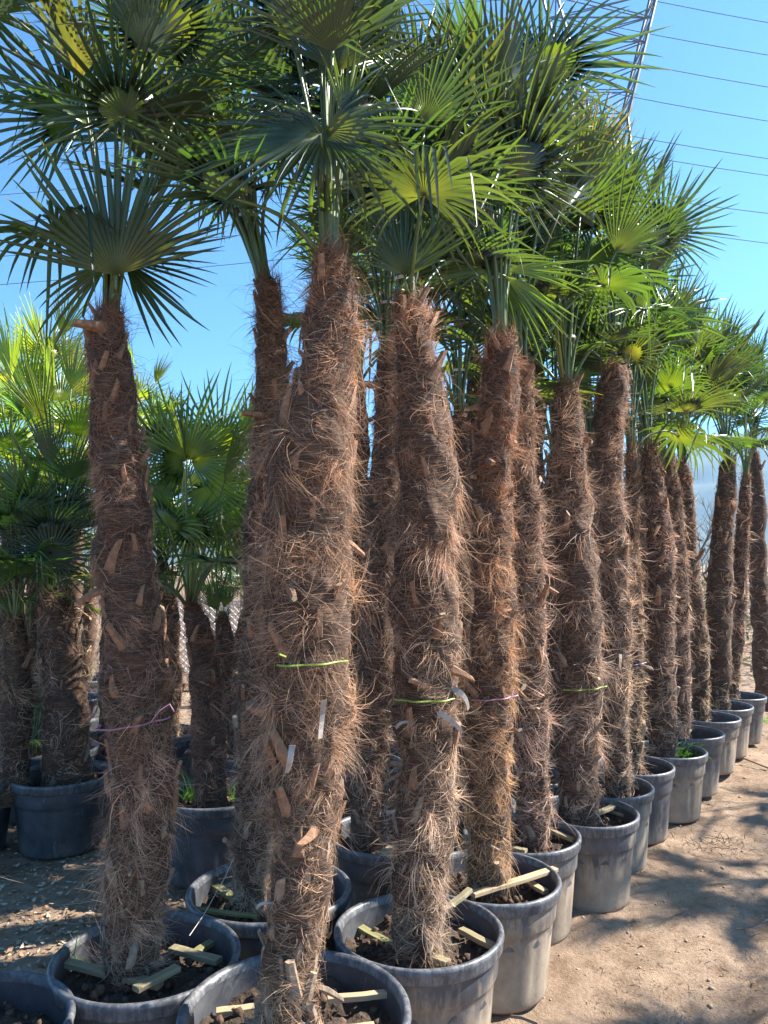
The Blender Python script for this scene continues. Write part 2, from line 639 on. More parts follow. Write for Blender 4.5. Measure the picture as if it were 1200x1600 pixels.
# soil discs
def soil_mesh(seed):
    rs = np.array([0, .03, .06, .09, .12, .15, .18, .205, .23, .25, .262, .27])
    seg = 56
    V = [(0, 0, 0)]
    for r in rs[1:]:
        for k in range(seg):
            a = 2 * math.pi * k / seg
            V.append((r * math.cos(a), r * math.sin(a), 0))
    V = np.array(V)
    rr = np.hypot(V[:, 0], V[:, 1])
    V[:, 2] = .335 + .03 * fbm(V, 7, seed, 2) + .014 * fbm(V, 40, seed + 5, 2) + .03 * np.clip(1 - rr / .15, 0, 1)
    F = []
    for k in range(seg):
        F.append((0, 1 + k, 1 + (k + 1) % seg, 1 + (k + 1) % seg))
    F3 = [f[:3] for f in F]
    F4 = []
    for i in range(len(rs) - 2):
        for k in range(seg):
            a = 1 + i * seg + k
            b = 1 + i * seg + (k + 1) % seg
            F4.append((a, a + seg, b + seg, b))
    allf = [(f[0], f[1], f[2]) for f in F4] + [(f[0], f[2], f[3]) for f in F4] + F3
    return np_mesh('soil', V, np.array(allf), MT['soil'], smooth=True)


SOIL = [soil_mesh(s) for s in (3, 13, 23)]


def clod_mesh(seed, n):
    a = RNG.random(n) * 6.28
    r = .08 + .17 * RNG.random(n)
    sz = .005 + .014 * RNG.random(n) ** 2.5
    v = ICO[None] * (1 + .45 * (RNG.random((n, 12, 1)) - .5)) * sz[:, None, None]
    v = v + np.stack([r * np.cos(a), r * np.sin(a), .345 + .02 * RNG.random(n)], 1)[:, None]
    f = ICF[None] + (np.arange(n) * 12)[:, None, None]
    return np_mesh('soil_crumbs', v.reshape(-1, 3), f.reshape(-1, 3), MT['soil_clod'])


CRUMBS = [clod_mesh(s, 110) for s in range(3)]
POTN = [0]


def pot(x, y, dia, label, dusty=.35, detail=True):
    s = dia / .605
    t = thing('plant_pot', label, 'plant pot', (x, y, 0), 'black plastic nursery pots', rotz=POTN[0] * 1.31)
    t.scale = (s, s, 1)
    tilt = .012 * math.sin(POTN[0] * 2.3)
    t.rotation_euler[0] = tilt
    t.rotation_euler[1] = .012 * math.cos(POTN[0] * 1.7)
    i = POTN[0] % 3
    POTN[0] += 1
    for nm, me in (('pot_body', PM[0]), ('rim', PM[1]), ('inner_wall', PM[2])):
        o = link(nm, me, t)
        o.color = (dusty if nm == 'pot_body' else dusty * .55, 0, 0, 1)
    link('soil', SOIL[i], t, kind='stuff')
    if detail:
        link('soil_crumbs', CRUMBS[i], t, kind='stuff')
    return t


# ------------------------------------------------------------------ palm leaf blades
def blade_mesh(name, seed, nseg=42, span=300, cup=.1, droop=.12, join=.40, ragged=.06, hang=.06, R0=.5, fold=.45, curl=0.0):
    rg = random.Random(seed)
    ts = [0, .12, .28, join, .55, .68, .80, .91, 1.0]
    V = []
    F = []
    C = []
    sp = R(span)
    dth = sp / nseg
    for k in range(nseg):
        u = (k + .5) / nseg * 2 - 1
        a = u * sp / 2 + rg.uniform(-.34, .34) * dth
        am = u * sp / 2
        L = R0 * (1 - .30 * abs(u) ** 2.4) * (1 + rg.uniform(-ragged, ragged))
        dr = droop * (1 + rg.uniform(-.6, .9))
        hng = rg.random() < hang
        side = rg.uniform(-.05, .05)
        tone = rg.uniform(.8, 1.22)
        b0 = len(V)
        tipbrown = rg.random() < .35
        kink = rg.uniform(.5, .75)
        for i, t in enumerate(ts):
            r = L * t
            bl = min(1, max(0, (t - join * .7) / (1 - join * .7)))
            aa = am * (1 - bl) + a * bl + side * bl * bl
            if t <= join:
                hw = max(r * dth / 2, .0012)
            else:
                q = (t - join) / (1 - join)
                hw = L * join * dth / 2 * (1.0 - q ** 2.1) * .98 + .0006
            zc = cup * r * (1 - .3 * t) - dr * R0 * (bl ** 2.0)
            rr = r * (1 - .25 * bl * min(1, dr * 2))
            if hng and t > kink:
                zc -= (t - kink) * L * 1.5
                rr -= (t - kink) * L * .55
            # costapalmate twist: side segments lift with curl
            zc += curl * abs(math.sin(am / 2)) ** 2 * r
            d = Vector((math.sin(aa), math.cos(aa), 0))
            n = Vector((math.cos(aa), -math.sin(aa), 0))
            c = d * rr
            fd = fold * hw * (1 if t > join * .5 else 1)
            V.append((c.x - n.x * hw, c.y - n.y * hw, zc + fd))
            V.append((c.x, c.y, zc - fd))
            V.append((c.x + n.x * hw, c.y + n.y * hw, zc + fd))
            tn = tone
            col = (tn, tn, tn)
            if t < .13:
                col = (1.9, 1.5, 1.0)
            if tipbrown and t > .95:
                col = (4.5, 2.2, 1.5)
            C += [col] * 3
        for i in range(len(ts) - 1):
            o = b0 + i * 3
            F.append((o, o + 1, o + 4, o + 3))
            F.append((o + 1, o + 2, o + 5, o + 4))
    return np_mesh(name, np.array(V), np.array(F), MT['leaf'], np.array(C))


BL = {
    'open': [blade_mesh('fan_blade', 100 + i, 38, 330, .10, .05, .29, .10, .04, fold=.65) for i in range(3)],
    'wide': [blade_mesh('fan_blade', 110 + i, 34, 275, .22, .09, .27, .14, .05, fold=.65) for i in range(4)],
    'cone': [blade_mesh('fan_blade', 120 + i, 30, 220, .50, .07, .26, .15, .05, fold=.65, curl=.5) for i in range(4)],
    'half': [blade_mesh('fan_blade', 130 + i, 22, 150, .12, .07, .28, .15, .05, fold=.65, curl=.3) for i in range(4)],
    'shut': [blade_mesh('fan_blade', 140 + i, 15, 72, .05, .05, .36, .20, .03, fold=.9, curl=.2) for i in range(4)],
    'few': [blade_mesh('fan_blade', 145 + i, 7, 52, .05, .12, .32, .25, .10, fold=.7) for i in range(3)],
    'droop': [blade_mesh('fan_blade', 150 + i, 33, 285, .20, .26, .28, .16, .16, fold=.65) for i in range(4)],
    'thin': [blade_mesh('fan_blade', 160 + i, 28, 290, .15, .13, .19, .20, .08, fold=.65) for i in range(4)],
    'tall': [blade_mesh('fan_blade', 170, 25, 158, .08, .03, .36, .08, .0, R0=.56, fold=.7)],
}


def frame_mat(H, T, N, s):
    T = T.normalized()
    N = (N - T * N.dot(T))
    if N.length < 1e-4:
        N = T.orthogonal()
    N.normalize()
    X = T.cross(N)
    return Matrix(((X.x * s, T.x * s, N.x * s, H.x), (X.y * s, T.y * s, N.y * s, H.y), (X.z * s, T.z * s, N.z * s, H.z), (0, 0, 0, 1)))


def bez(p0, p1, p2, p3, n):
    return [p0 * (1 - t) ** 3 + p1 * 3 * t * (1 - t) ** 2 + p2 * 3 * t * t * (1 - t) + p3 * t ** 3 for t in [i / n for i in range(n + 1)]]


def add_leaf(root, base, via, H, T, N, kind='wide', s=1.0, tint=(1, 1, 1), pmat='petiole', label=None):
    """root's local frame is the world shifted by root.location"""
    o = root.location
    lf = link('leaf', random.choice(BL[kind]), root)
    M = frame_mat(H - o, T, N, s)
    lf.matrix_basis = M
    lf.color = (*tint, 1)
    if label:
        lf['label'] = label
    pts = bez(base, via, via + (H - via) * .35, H, 7) if via is not None else bez(base, base + (H - base) * .3 + Vector((0, 0, .08)), H - T.normalized() * .12, H, 6)
    Mi = M.inverted()
    m = MB()
    k = len(pts) - 1
    m.tube([Mi @ (p - o) for p in pts], [(.0105 - .0060 * i / k) / s for i in range(k + 1)], 5)
    m.build('petiole', MT[pmat], lf, smooth=True)
    return lf


# ------------------------------------------------------------------ fibre strands
def strand_mesh(name, P0, D0, Nrm, L, W, cols, grav=.6, wav=.35, nseg=4, mat='fibre', cu=None, wrap=None, axis=None):
    """ribbons grown step by step: cu = curl of each strand, wrap = how closely it hugs the trunk whose centre axis(z) gives"""
    n = len(P0)
    P = P0.copy()
    D = D0 / np.linalg.norm(D0, axis=1, keepdims=True)
    step = (L / nseg)[:, None]
    rv = RNG.normal(size=(n, 3))
    if cu is None:
        cu = RNG.normal(size=(n, 3)) * wav
        jit = wav * .45
    else:
        jit = .10
    rows = []
    for s in range(nseg + 1):
        side = np.cross(D, Nrm + rv * .55)
        side /= np.maximum(np.linalg.norm(side, axis=1, keepdims=True), 1e-6)
        w = W * (1 - .85 * (s / nseg) ** 1.5)
        rows.append(np.stack([P - side * w[:, None] / 2, P + side * w[:, None] / 2], 1))
        D = D + np.array([0, 0, -grav]) / nseg + cu / nseg * 1.6 + RNG.normal(size=(n, 3)) * jit
        if wrap is not None:
            ax = axis(P[:, 2])
            nn = P - ax
            nn[:, 2] = 0
            nn /= np.maximum(np.linalg.norm(nn, axis=1, keepdims=True), 1e-6)
            dn = (D * nn).sum(1, keepdims=True)
            D = D - nn * wrap[:, None] * (dn + .12)
        D /= np.linalg.norm(D, axis=1, keepdims=True)
        P = P + D * step
    V = np.stack(rows, 1).reshape(n, -1, 3)
    m = (nseg + 1) * 2
    f = np.array([[2 * i, 2 * i + 1, 2 * i + 3, 2 * i + 2] for i in range(nseg)])
    F = f[None] + (np.arange(n) * m)[:, None, None]
    return np_mesh(name, V.reshape(-1, 3), F.reshape(-1, 4), MT[mat], np.repeat(cols, m, 0))


def stub_mesh(seed, length, w0, w1, bend, grey=False):
    """cut leaf base: flattened, clasping wedge that ends in a sawn face"""
    rg = random.Random(seed)
    n = 5
    V = []
    for i in range(n + 1):
        t = i / n
        w = (w0 * (1 - t) ** 1.6 + w1 * (1 - (1 - t) ** 1.6)) / 2
        th = .006 + .006 * (1 - abs(t - .4))
        y = length * t
        z = bend * t * t * length
        x = .1 * bend * length * t * rg.uniform(-1, 1)
        V += [(x - w, y, z - th * .2), (x - w * .55, y, z + th), (x + w * .55, y, z + th), (x + w, y, z - th * .2), (x, y, z - th)]
    F = []
    for i in range(n):
        for k in range(5):
            a = i * 5 + k
            b = i * 5 + (k + 1) % 5
            F.append((a, b, b + 5, a + 5))
    sk = rg.uniform(-.012, .012)
    for k, sx in zip(range(n * 5, n * 5 + 5), (-1, -.55, .55, 1, 0)):
        v = V[k]
        V[k] = (v[0], v[1] + sk * sx, v[2])
    F.append(tuple(range(n * 5, n * 5 + 5)))
    me = bpy.data.meshes.new('leaf_stub')
    me.from_pydata(V, [], F)
    me.materials.append(MT['stub_grey' if grey else 'stub'])
    me.materials.append(MT['stub_end'])
    me.polygons[len(F) - 1].material_index = 1
    me.update()
    return me


STUBS = [stub_mesh(i, RNG.uniform(.05, .105), RNG.uniform(.026, .044), RNG.uniform(.015, .024), RNG.uniform(-.25, .35)) for i in range(10)]
STUBS_G = [stub_mesh(i + 50, RNG.uniform(.05, .095), RNG.uniform(.022, .036), RNG.uniform(.016, .026), RNG.uniform(-.3, .45), True) for i in range(10)]


class Trunk:
    """centre line and radius as functions of height, from points seen in the photograph at one distance"""
    def __init__(s, prof, Y, z0):
        pts = []
        for (px, py, hw) in prof:
            p = at(px, py, Y=Y)
            pts.append((p.z, p.x, hw * Y / 1200.0))
        pts.sort()
        s.z = np.array([p[0] for p in pts])
        s.x = np.array([p[1] for p in pts])
        s.r = np.array([p[2] for p in pts])
        s.Y = Y
        s.z0 = z0
        s.z1 = s.z[-1]
        s.seed = int(RNG.integers(1000))
        s.ly = RNG.uniform(-.03, .03)

    def cx(s, z):
        return np.interp(z, s.z, s.x) + .006 * np.sin(np.asarray(z) * 5 + s.seed)

    def cy(s, z):
        return s.Y + s.ly * (np.asarray(z) - s.z0) + .008 * np.sin(np.asarray(z) * 3.7 + s.seed)

    def rad(s, z, th=0):
        z = np.asarray(z, dtype=float)
        th = np.broadcast_to(np.asarray(th, dtype=float), z.shape)
        r = np.interp(z, s.z, s.r)
        q = np.stack([np.cos(th) * .12, np.sin(th) * .12, z], 1)
        return r * (.74 +   .16 * vnoise(q, 7, s.seed) + .08 * vnoise(q, 17, s.seed + 3))


def make_palm(label, base, tr, near, hair=1.0, stubs=1.0, tone=None, group='potted fan palms', greyness=0.0, topup=1.0, twine=None, hz=None, wisps=0, foot=1.0):
    """near = distance class; builds trunk, fibre, stubs"""
    root = thing('palm_tree', label, 'palm tree', base, group)
    ox, oy, oz = base
    nz, nt = (190, 60) if near < 3.4 else ((110, 36) if near < 5.5 else (60, 20))
    zz = np.linspace(tr.z0 - .06, tr.z1, nz)
    th = np.linspace(0, 2 * np.pi, nt, endpoint=False)
    Z, TH = np.meshgrid(zz, th, indexing='ij')
    z = Z.ravel()
    t = TH.ravel()
    r = tr.rad(z, t)
    # overlapping sheaths: each leaf base swells upward and ends in a lip
    kk = (z - tr.z0) / .034
    u_ = (kk * .145 + t / (2 * np.pi) * 3 + .12 * vnoise(np.stack([np.cos(t), np.sin(t), z * 4], 1), 2, 5)) % 1.0
    v_ = (kk * .145 - t / (2 * np.pi) * 2 + .12 * vnoise(np.stack([np.cos(t), np.sin(t), z * 4], 1), 2, 9)) % 1.0
    r = r + .014 * ((u_ * .6 + v_ * .4) - .5) * np.clip(hair, .5, 1.1) + .006 * vnoise(np.stack([np.cos(t) * r * 8, np.sin(t) * r * 8, z * 8], 1), 6, 3)
    topf = np.clip((tr.z1 - z) / .10, 0, 1)
    r = r * (.35 + .65 * np.sqrt(topf))
    V = np.stack([tr.cx(z) + r * np.cos(t) - ox, tr.cy(z) + r * np.sin(t) - oy, z - oz], 1)
    idx = np.arange(nz * nt).reshape(nz, nt)
    nx_ = np.roll(idx, -1, 1)
    F = np.stack([idx[:-1].ravel(), nx_[:-1].ravel(), nx_[1:].ravel(), idx[1:].ravel()], 1)
    trunk = link('trunk', np_mesh('trunk', V, F, MT['core'], smooth=True), root)

    # ---- strands: clumps (loose tufts) + a mat lying on the trunk
    length = tr.z1 - tr.z0
    if near < 2.6:
        nclump, per, nm, wd, ns = 300, 44, 15000, .0013, 5
    elif near < 3.4:
        nclump, per, nm, wd, ns = 280, 38, 12500, .0015, 5
    elif near < 4.6:
        nclump, per, nm, wd, ns = 230, 27, 7500, .0020, 4
    elif near < 6.2:
        nclump, per, nm, wd, ns = 170, 18, 4200, .0028, 4
    elif near > 7.9:
        nclump, per, nm, wd, ns = 70, 8, 700, .0055, 3
    else:
        nclump, per, nm, wd, ns = 110, 13, 2000, .0042, 3
    nclump = int(nclump * length / 2.2 * (0.6 + .4 * hair))
    nm = int(nm * length / 2.2)
    ct = RNG.random(nclump) * 2 * np.pi
    cz = tr.z0 + .02 + (length - .10) * RNG.random(nclump)
    c_tang = RNG.normal(size=nclump) * .9
    c_up = RNG.uniform(-.9, .35, nclump)
    c_out = RNG.uniform(.10, .62, nclump) * (.55 + .45 * hair)
    c_len = RNG.uniform(.045, .14, nclump) * (.5 + .5 * hair)
    c_cu = RNG.normal(size=(nclump, 3)) * .75
    hz = hz or [(0, .75), (.12, .9), (.4, 1.1), (.7, 1.0), (.9, .8), (1, .7)]
    hfac = np.interp((cz - tr.z0) / length, [h[0] for h in hz], [h[1] for h in hz])
    puff = np.clip(.95 + 1.0 * vnoise(np.stack([np.cos(ct) * .5, np.sin(ct) * .5, cz * 1.6], 1), 2.6, tr.seed + 11), .35, 1.9)
    c_len = c_len * hfac * puff
    c_out = c_out * (.6 + .4 * puff)
    c_out = c_out * hfac
    c_tone = RNG.random(nclump)
    tuft = RNG.random(nclump) < .26
    c_len = np.where(tuft, np.clip(c_len * 1.15, .06, .15), c_len * .9)
    c_up = np.where(tuft, RNG.uniform(-.6, .1, nclump), c_up)
    c_out = np.where(tuft, RNG.uniform(.30, .70, nclump) * hfac, c_out)
    c_tone = np.where(tuft, RNG.uniform(.6, 1.05, nclump), c_tone * .9)
    ci = np.repeat(np.arange(nclump), per)
    N1 = len(ci)
    tf_ = np.where(tuft[ci], .62, 1.0)
    t1 = ct[ci] + RNG.normal(size=N1) * .20 * tf_
    z1 = np.clip(cz[ci] + RNG.normal(size=N1) * .028 * tf_, tr.z0, tr.z1 - .02)
    t2 = RNG.random(nm) * 2 * np.pi
    z2 = tr.z0 + (length - .02) * RNG.random(nm)
    ta = np.concatenate([t1, t2])
    za = np.concatenate([z1, z2])
    ra = tr.rad(za, ta) * .96
    nrm = np.stack([np.cos(ta), np.sin(ta), np.zeros_like(ta)], 1)
    tg = np.stack([-np.sin(ta), np.cos(ta), np.zeros_like(ta)], 1)
    P0 = np.stack([tr.cx(za), tr.cy(za), za], 1) + nrm * ra[:, None]
    hfrac = np.clip((za - tr.z0) / length, 0, 1)
    tang = np.concatenate([c_tang[ci] + RNG.normal(size=N1) * .22, RNG.normal(size=nm) * 1.1])
    up = np.concatenate([c_up[ci] + RNG.normal(size=N1) * .18, RNG.normal(size=nm) * .9])
    out = np.concatenate([c_out[ci] * RNG.uniform(.5, 1.3, N1), RNG.uniform(.05, .30, nm)])
    up = up + 1.1 * np.clip((hfrac - .86) / .14, 0, 1) * topup
    D0 = nrm * out[:, None] + tg * tang[:, None] + np.array([0, 0, 1.0]) * up[:, None]
    L = np.concatenate([c_len[ci] * RNG.uniform(.35, 1.3, N1), RNG.uniform(.05, .14, nm)])
    cu = np.concatenate([c_cu[ci] + RNG.normal(size=(N1, 3)) * (.15 + .5 * tf_)[:, None], RNG.normal(size=(nm, 3)) * .9])
    wrap = np.concatenate([np.clip(RNG.normal(.22, .2, N1), 0, .8) * np.where(tf_ < 1, .3, 1), np.full(nm, .85)])
    bx, by, bz = base
    axis = lambda zl: np.stack([tr.cx(zl + bz) - bx, tr.cy(zl + bz) - by, zl], 1)
    W = wd * RNG.uniform(.6, 1.5, len(L))
    fat = RNG.random(len(L)) < .025
    W[fat] *= 2.4
    # colour: reddish at the top, greyer tan at the foot; every strand a little different
    top = np.array([.43, .248, .155])
    low = np.array([.62, .455, .315])
    top = top * RNG.uniform(.8, 1.08) * np.array([1, RNG.uniform(.92, 1.06), RNG.uniform(.88, 1.1)])
    low = low * RNG.uniform(.85, 1.08) * np.array([1, RNG.uniform(.95, 1.05), RNG.uniform(.9, 1.1)])
    if tone is not None:
        top = top * np.array(tone)
        low = low * np.array(tone)
    hm = np.clip(hfrac * 1.15 - .1 - greyness, 0, 1)[:, None]
    col = low * (1 - hm) + top * hm
    k = np.concatenate([.45 + .95 * c_tone[ci] ** 1.3 + RNG.normal(size=N1) * .14, .30 + .85 * RNG.random(nm) ** 1.3])
    col = col * np.clip(k, .3, 1.7)[:, None]
    pale = RNG.random(len(L)) < .06
    col[pale] = np.array([.56, .46, .35]) * RNG.uniform(.7, 1.1, (pale.sum(), 1))
    P0 -= np.array(base)
    keep = (nrm[:, 1] < .35) | (RNG.random(len(L)) < .35)
    a_ = np.nonzero(keep & (np.arange(len(L)) < N1))[0]
    b_ = np.nonzero(keep & (np.arange(len(L)) >= N1))[0]
    W[N1:] *= 1.35
    fm = strand_mesh('trunk_fibre', P0[a_], D0[a_], nrm[a_], L[a_], W[a_], col[a_], grav=.8, nseg=ns, cu=cu[a_], wrap=wrap[a_], axis=axis)
    link('trunk_fibre', fm, root, kind='stuff')
    fm = strand_mesh('matted_fibre', P0[b_], D0[b_], nrm[b_], L[b_], W[b_], col[b_], grav=.5, nseg=3, cu=cu[b_], wrap=wrap[b_], axis=axis)
    link('matted_fibre', fm, root, kind='stuff')

    if wisps:
        tw_ = RNG.random(wisps) * 2 * np.pi
        zw_ = tr.z1 - length * .22 * RNG.random(wisps) ** 1.3 - .03
        nw_ = np.stack([np.cos(tw_), np.sin(tw_), np.zeros(wisps)], 1)
        Pw = np.stack([tr.cx(zw_), tr.cy(zw_), zw_], 1) + nw_ * tr.rad(zw_, tw_)[:, None] - np.array(base)
        Dw = nw_ * RNG.uniform(.4, 1, (wisps, 1)) + np.array([0, 0, 1.0]) * RNG.uniform(-.1, .9, (wisps, 1)) + RNG.normal(size=(wisps, 3)) * .25
        link('loose_fibre', strand_mesh('loose_fibre', Pw, Dw, nw_, RNG.uniform(.06, .20, wisps), np.full(wisps, wd * 1.1),
             top * RNG.uniform(.4, 1.1, (wisps, 1)), grav=.8, nseg=7, cu=RNG.normal(size=(wisps, 3)) * .7), root, kind='stuff')
    # ---- cut leaf bases
    if stubs > 0:
        ga = 2.399963
        cnt = int(length / (.030 if near < 3.4 else .045 if near < 5.6 else .085) * stubs)
        ph = RNG.random() * 6
        for i in range(cnt):
            q_ = ((i + .5) / cnt) ** foot
            z = tr.z0 + .02 + (length - .06) * q_ + RNG.uniform(-.012, .012)
            a = ph + ga * i + RNG.uniform(-.3, .3)
            hz = (z - tr.z0) / length
            dens = 1.0 if hz < .25 else .72
            if RNG.random() > dens:
                continue
            grey = hz < .22 + greyness
            r = float(tr.rad(np.array([z]), np.array([a]))[0]) * .93
            nrmv = Vector((math.cos(a), math.sin(a), 0))
            tang = Vector((-math.sin(a), math.cos(a), 0))
            P = Vector((float(tr.cx(z)), float(tr.cy(z)), z)) + nrmv * r - Vector(base)
            T = (Vector((0, 0, 1)) + nrmv * RNG.uniform(.05, .18 + .5 * RNG.random() ** 2) + tang * RNG.uniform(-.55, .55))
            if RNG.random() < .10:
                T = Vector((0, 0, RNG.uniform(-.6, .3))) + nrmv * .6 + tang * RNG.uniform(-.8, .8)
            o = link('leaf_stub', random.choice(STUBS_G if grey else STUBS), root)
            o.matrix_basis = frame_mat(P, T, nrmv, RNG.uniform(.55, 1.25) * (1 if near < 5 else 1.1))
    return root


def ring_twine(root, tr, z, mat, tail=None, slope=0.0, name='twine', label=None, rad=.0026, a0=0, a1=2 * math.pi):
    m = MB()
    pts = []
    b = root.location
    for i in range(41):
        a = a0 + (a1 - a0) * i / 40
        zz = z + slope * math.cos(a)
        r = float(np.interp(zz, tr.z, tr.r)) * (.93 + .05 * math.sin(a * 9))
        pts.append(Vector((float(tr.cx(zz)) + r * math.cos(a), float(tr.cy(zz)) + r * math.sin(a), zz)) - b)
    m.tube(pts, rad, 5)
    if tail:
        m.tube([Vector(p) - b for p in tail], rad * .95, 5)
    o = m.build(name, MT[mat], root)
    if label:
        o['label'] = label
    return o


GA = 2.399963


def crown(root, top, n, tie_h=.26, lean=(0, 0), size=1.0, tint=(1, 1, 1), low=.25, seed=0, kinds=None, tie=True, spread=1.0, var=.15, ph=None):
    """leaves whose stalks are bundled by a string a hand above the trunk, opening into fans above it"""
    rg = random.Random(seed * 77 + 5)
    T0 = Vector(top)
    tp = T0 + Vector((lean[0] * tie_h, lean[1] * tie_h, tie_h))
    axis = Vector((lean[0], lean[1], 1)).normalized()
    ph = rg.uniform(0, 6.28) if ph is None else ph
    for i in range(n):
        u = i / max(1, n - 1)                       # 0 = youngest, upright
        a = ph + GA * i
        out = Vector((math.cos(a), math.sin(a), 0))
        free = u > 1 - low
        tin = tuple(c * rg.uniform(1 - var, 1 + var) for c in tint)
        if rg.random() < .02:
            tin = (1.1, .8, .9)
        if free:
            # outer stalks that escaped the string
            el = R(rg.uniform(8, 50))
            d = out * math.cos(el) + Vector((0, 0, math.sin(el)))
            H = T0 + Vector((0, 0, .03)) + d * rg.uniform(.32, .55) * size
            T = d + Vector((0, 0, rg.uniform(-.9, -.1)))
            N = Vector((0, 0, 1)) + out * .4
            add_leaf(root, T0 + out * .03, None, H, T, N, rg.choice(kinds or ['droop', 'wide', 'droop', 'thin']), size * rg.uniform(.7, .9), tin)
        else:
            v = u / (1 - low)
            el = R(88 - 34 * spread * v ** .9 + rg.uniform(-7, 7))
            d = (out * math.cos(el) + axis * math.sin(el)).normalized()
            Ln = (.80 - .48 * v + rg.uniform(-.10, .10)) * size
            H = tp + d * Ln
            T = (d + out * (.15 + .55 * v) + Vector((0, 0, rg.uniform(-.20, .40) - .15 * v)))
            N = (Vector((0, 0, 1)) * (.35 + .5 * v) - out * (.8 - .5 * v) + Vector((rg.uniform(-.4, .4), rg.uniform(-.4, .4), 0)))
            if v < .15:
                kd = 'shut'
            elif v < .4:
                kd = rg.choice(['half', 'cone', 'half', 'shut'])
            else:
                kd = rg.choice(['wide', 'half', 'wide', 'droop', 'cone', 'thin', 'half'])
            add_leaf(root, T0 + out * .022 - Vector((0, 0, .05)), tp + out * (.006 + .012 * v), H, T, N, kd, size * rg.uniform(.76, .94), tin)
    if tie:
        m = MB()
        b = root.location
        for dz in (-.004, .003):
            m.tube([tp - b + Vector((.036 * math.cos(q * .628), .036 * math.sin(q * .628), dz)) for q in range(11)], .0040, 5)
        m.tube([tp - b + Vector((.026, -.01, 0)), tp - b + Vector((.034, -.02, -.02)), tp - b + Vector((.032, -.022, -.07))], .0018, 4)
        m.build('tie_string', MT['string'], root)
    return tp


def hero(root, hub, Y, ang, kind, s, face=(0, -1, .15), base=None, via=None, tint=(1, 1, 1), pmat='petiole', label=None):
    """a leaf one can point to: hub where the photograph shows it, ang = direction of its middle segment (0 up, + right)"""
    H = at(hub[0], hub[1], Y=Y)
    T = Vector((math.sin(R(ang)), 0, math.cos(R(ang))))
    return add_leaf(root, base, via, H, T, Vector(face), kind, s, tint, pmat, label)


def dry_strip(root, tr, px, py, w, l, a, bend=.02):
    """pale bent strip of dead leaf base lying on the fibre"""
    p = at(px, py, Y=tr.Y)
    z = p.z
    dx = p.x - float(tr.cx(z))
    r = float(np.interp(z, tr.z, tr.r))
    dx = max(-r * .95, min(r * .95, dx))
    y = tr.Y - math.sqrt(max(r * r - dx * dx, 0)) - .012
    P = Vector((p.x, y, z)) - root.location
    n = Vector((dx, y - tr.Y, 0)).normalized()
    m = MB()
    vs = []
    for i in range(6):
        t = i / 5
        c = Vector((0, l * t, bend * 4 * t * (1 - t)))
        c.x = .25 * l * t * t
        ww = w * (1 - .35 * t) / 2
        vs += [c + Vector((-ww, 0, 0)), c + Vector((ww, 0, 0)), c + Vector((ww, 0, .002)), c + Vector((-ww, 0, .002))]
    fs = [(3, 2, 1, 0), (20, 21, 22, 23)]
    for i in range(5):
        for k in range(4):
            a0, b0 = i * 4 + k, i * 4 + (k + 1) % 4
            fs.append((a0, b0, b0 + 4, a0 + 4))
    m.add(vs, fs)
    o = m.build('dry_strip', MT['strip'], root)
    T = Vector((math.sin(R(a)), 0, math.cos(R(a))))
    o.matrix_basis = frame_mat(P, T, n, 1)
    return o


# ------------------------------------------------------------------ pots of the photograph: (px, rim-centre py, diameter, dustiness, label)
POTS = {
    'L0': (-38, 1590, .62, .30, 'black nursery pot cut off by the lower left corner of the picture'),
    'L1': (221, 1496, .615, .36, 'round dark pot around the leftmost near palm with a yellowish batten cross on its soil'),
    'L2': (462, 1566, .69, .26, 'large blue black pot cut off by the bottom edge around the shaggiest thick palm'),
    'L3': (416, 1390, .67, .28, 'dark pot half hidden behind the thick shaggy palm with mossy battens inside'),
    'B1': (612, 1300, .61, .24, 'dark pot squeezed in behind the dusty foremost pot of the row beside the path'),
    'P1': (662, 1445, .615, .46, 'dusty grey pot foremost of the row beside the path with clean pale rim'),
    'P2': (762, 1362, .60, .52, 'mud streaked pot with a long pale batten laid across its rim'),
    'P3': (824, 1302, .595, .50, 'tan dusty pot third from the front in the row beside the path'),
    'P4': (902, 1264, .60, .42, 'grey pot fourth from the front with two short battens against its rim'),
    'P5': (946, 1232, .59, .54, 'brown splashed pot fifth from the front in the row beside the path'),
    'P6': (986, 1196, .58, .18, 'clean blue black pot sixth from the front in the row beside the path'),
    'P7': (1036, 1173, .60, .56, 'pale mud coated pot with bright green grass growing in it'),
    'P8': (1069, 1143, .59, .34, 'dark grey pot just behind the pot with green grass'),
    'P9': (1098, 1119, .60, .54, 'tan stained pot ninth from the front of the row'),
    'P10': (1122, 1101, .60, .40, 'brownish pot second from the far end of the visible row'),
    'P11': (1146, 1086, .61, .22, 'dark pot at the far end of the row at the right edge'),
    'G1': (100, 1208, .60, .05, 'dark pot in shade at the left holding the broad palm with a sunlit side'),
    'G2': (330, 1240, .61, .05, 'bluish dark pot with weeds behind the leftmost near palm and the shaggy palm'),
    'G3': (-10, 1262, .60, .05, 'dark pot touching the left edge under a ragged trunk'),
    'G4': (52, 1176, .40, .05, 'small dark pot with low green fan leaves at the left edge'),
    'G5': (392, 1172, .55, .05, 'bluish pot rim glimpsed behind the thick shaggy palm'),
    'G6': (255, 1148, .55, .35, 'clay coloured dusty pot rim just right of the pink twine'),
}
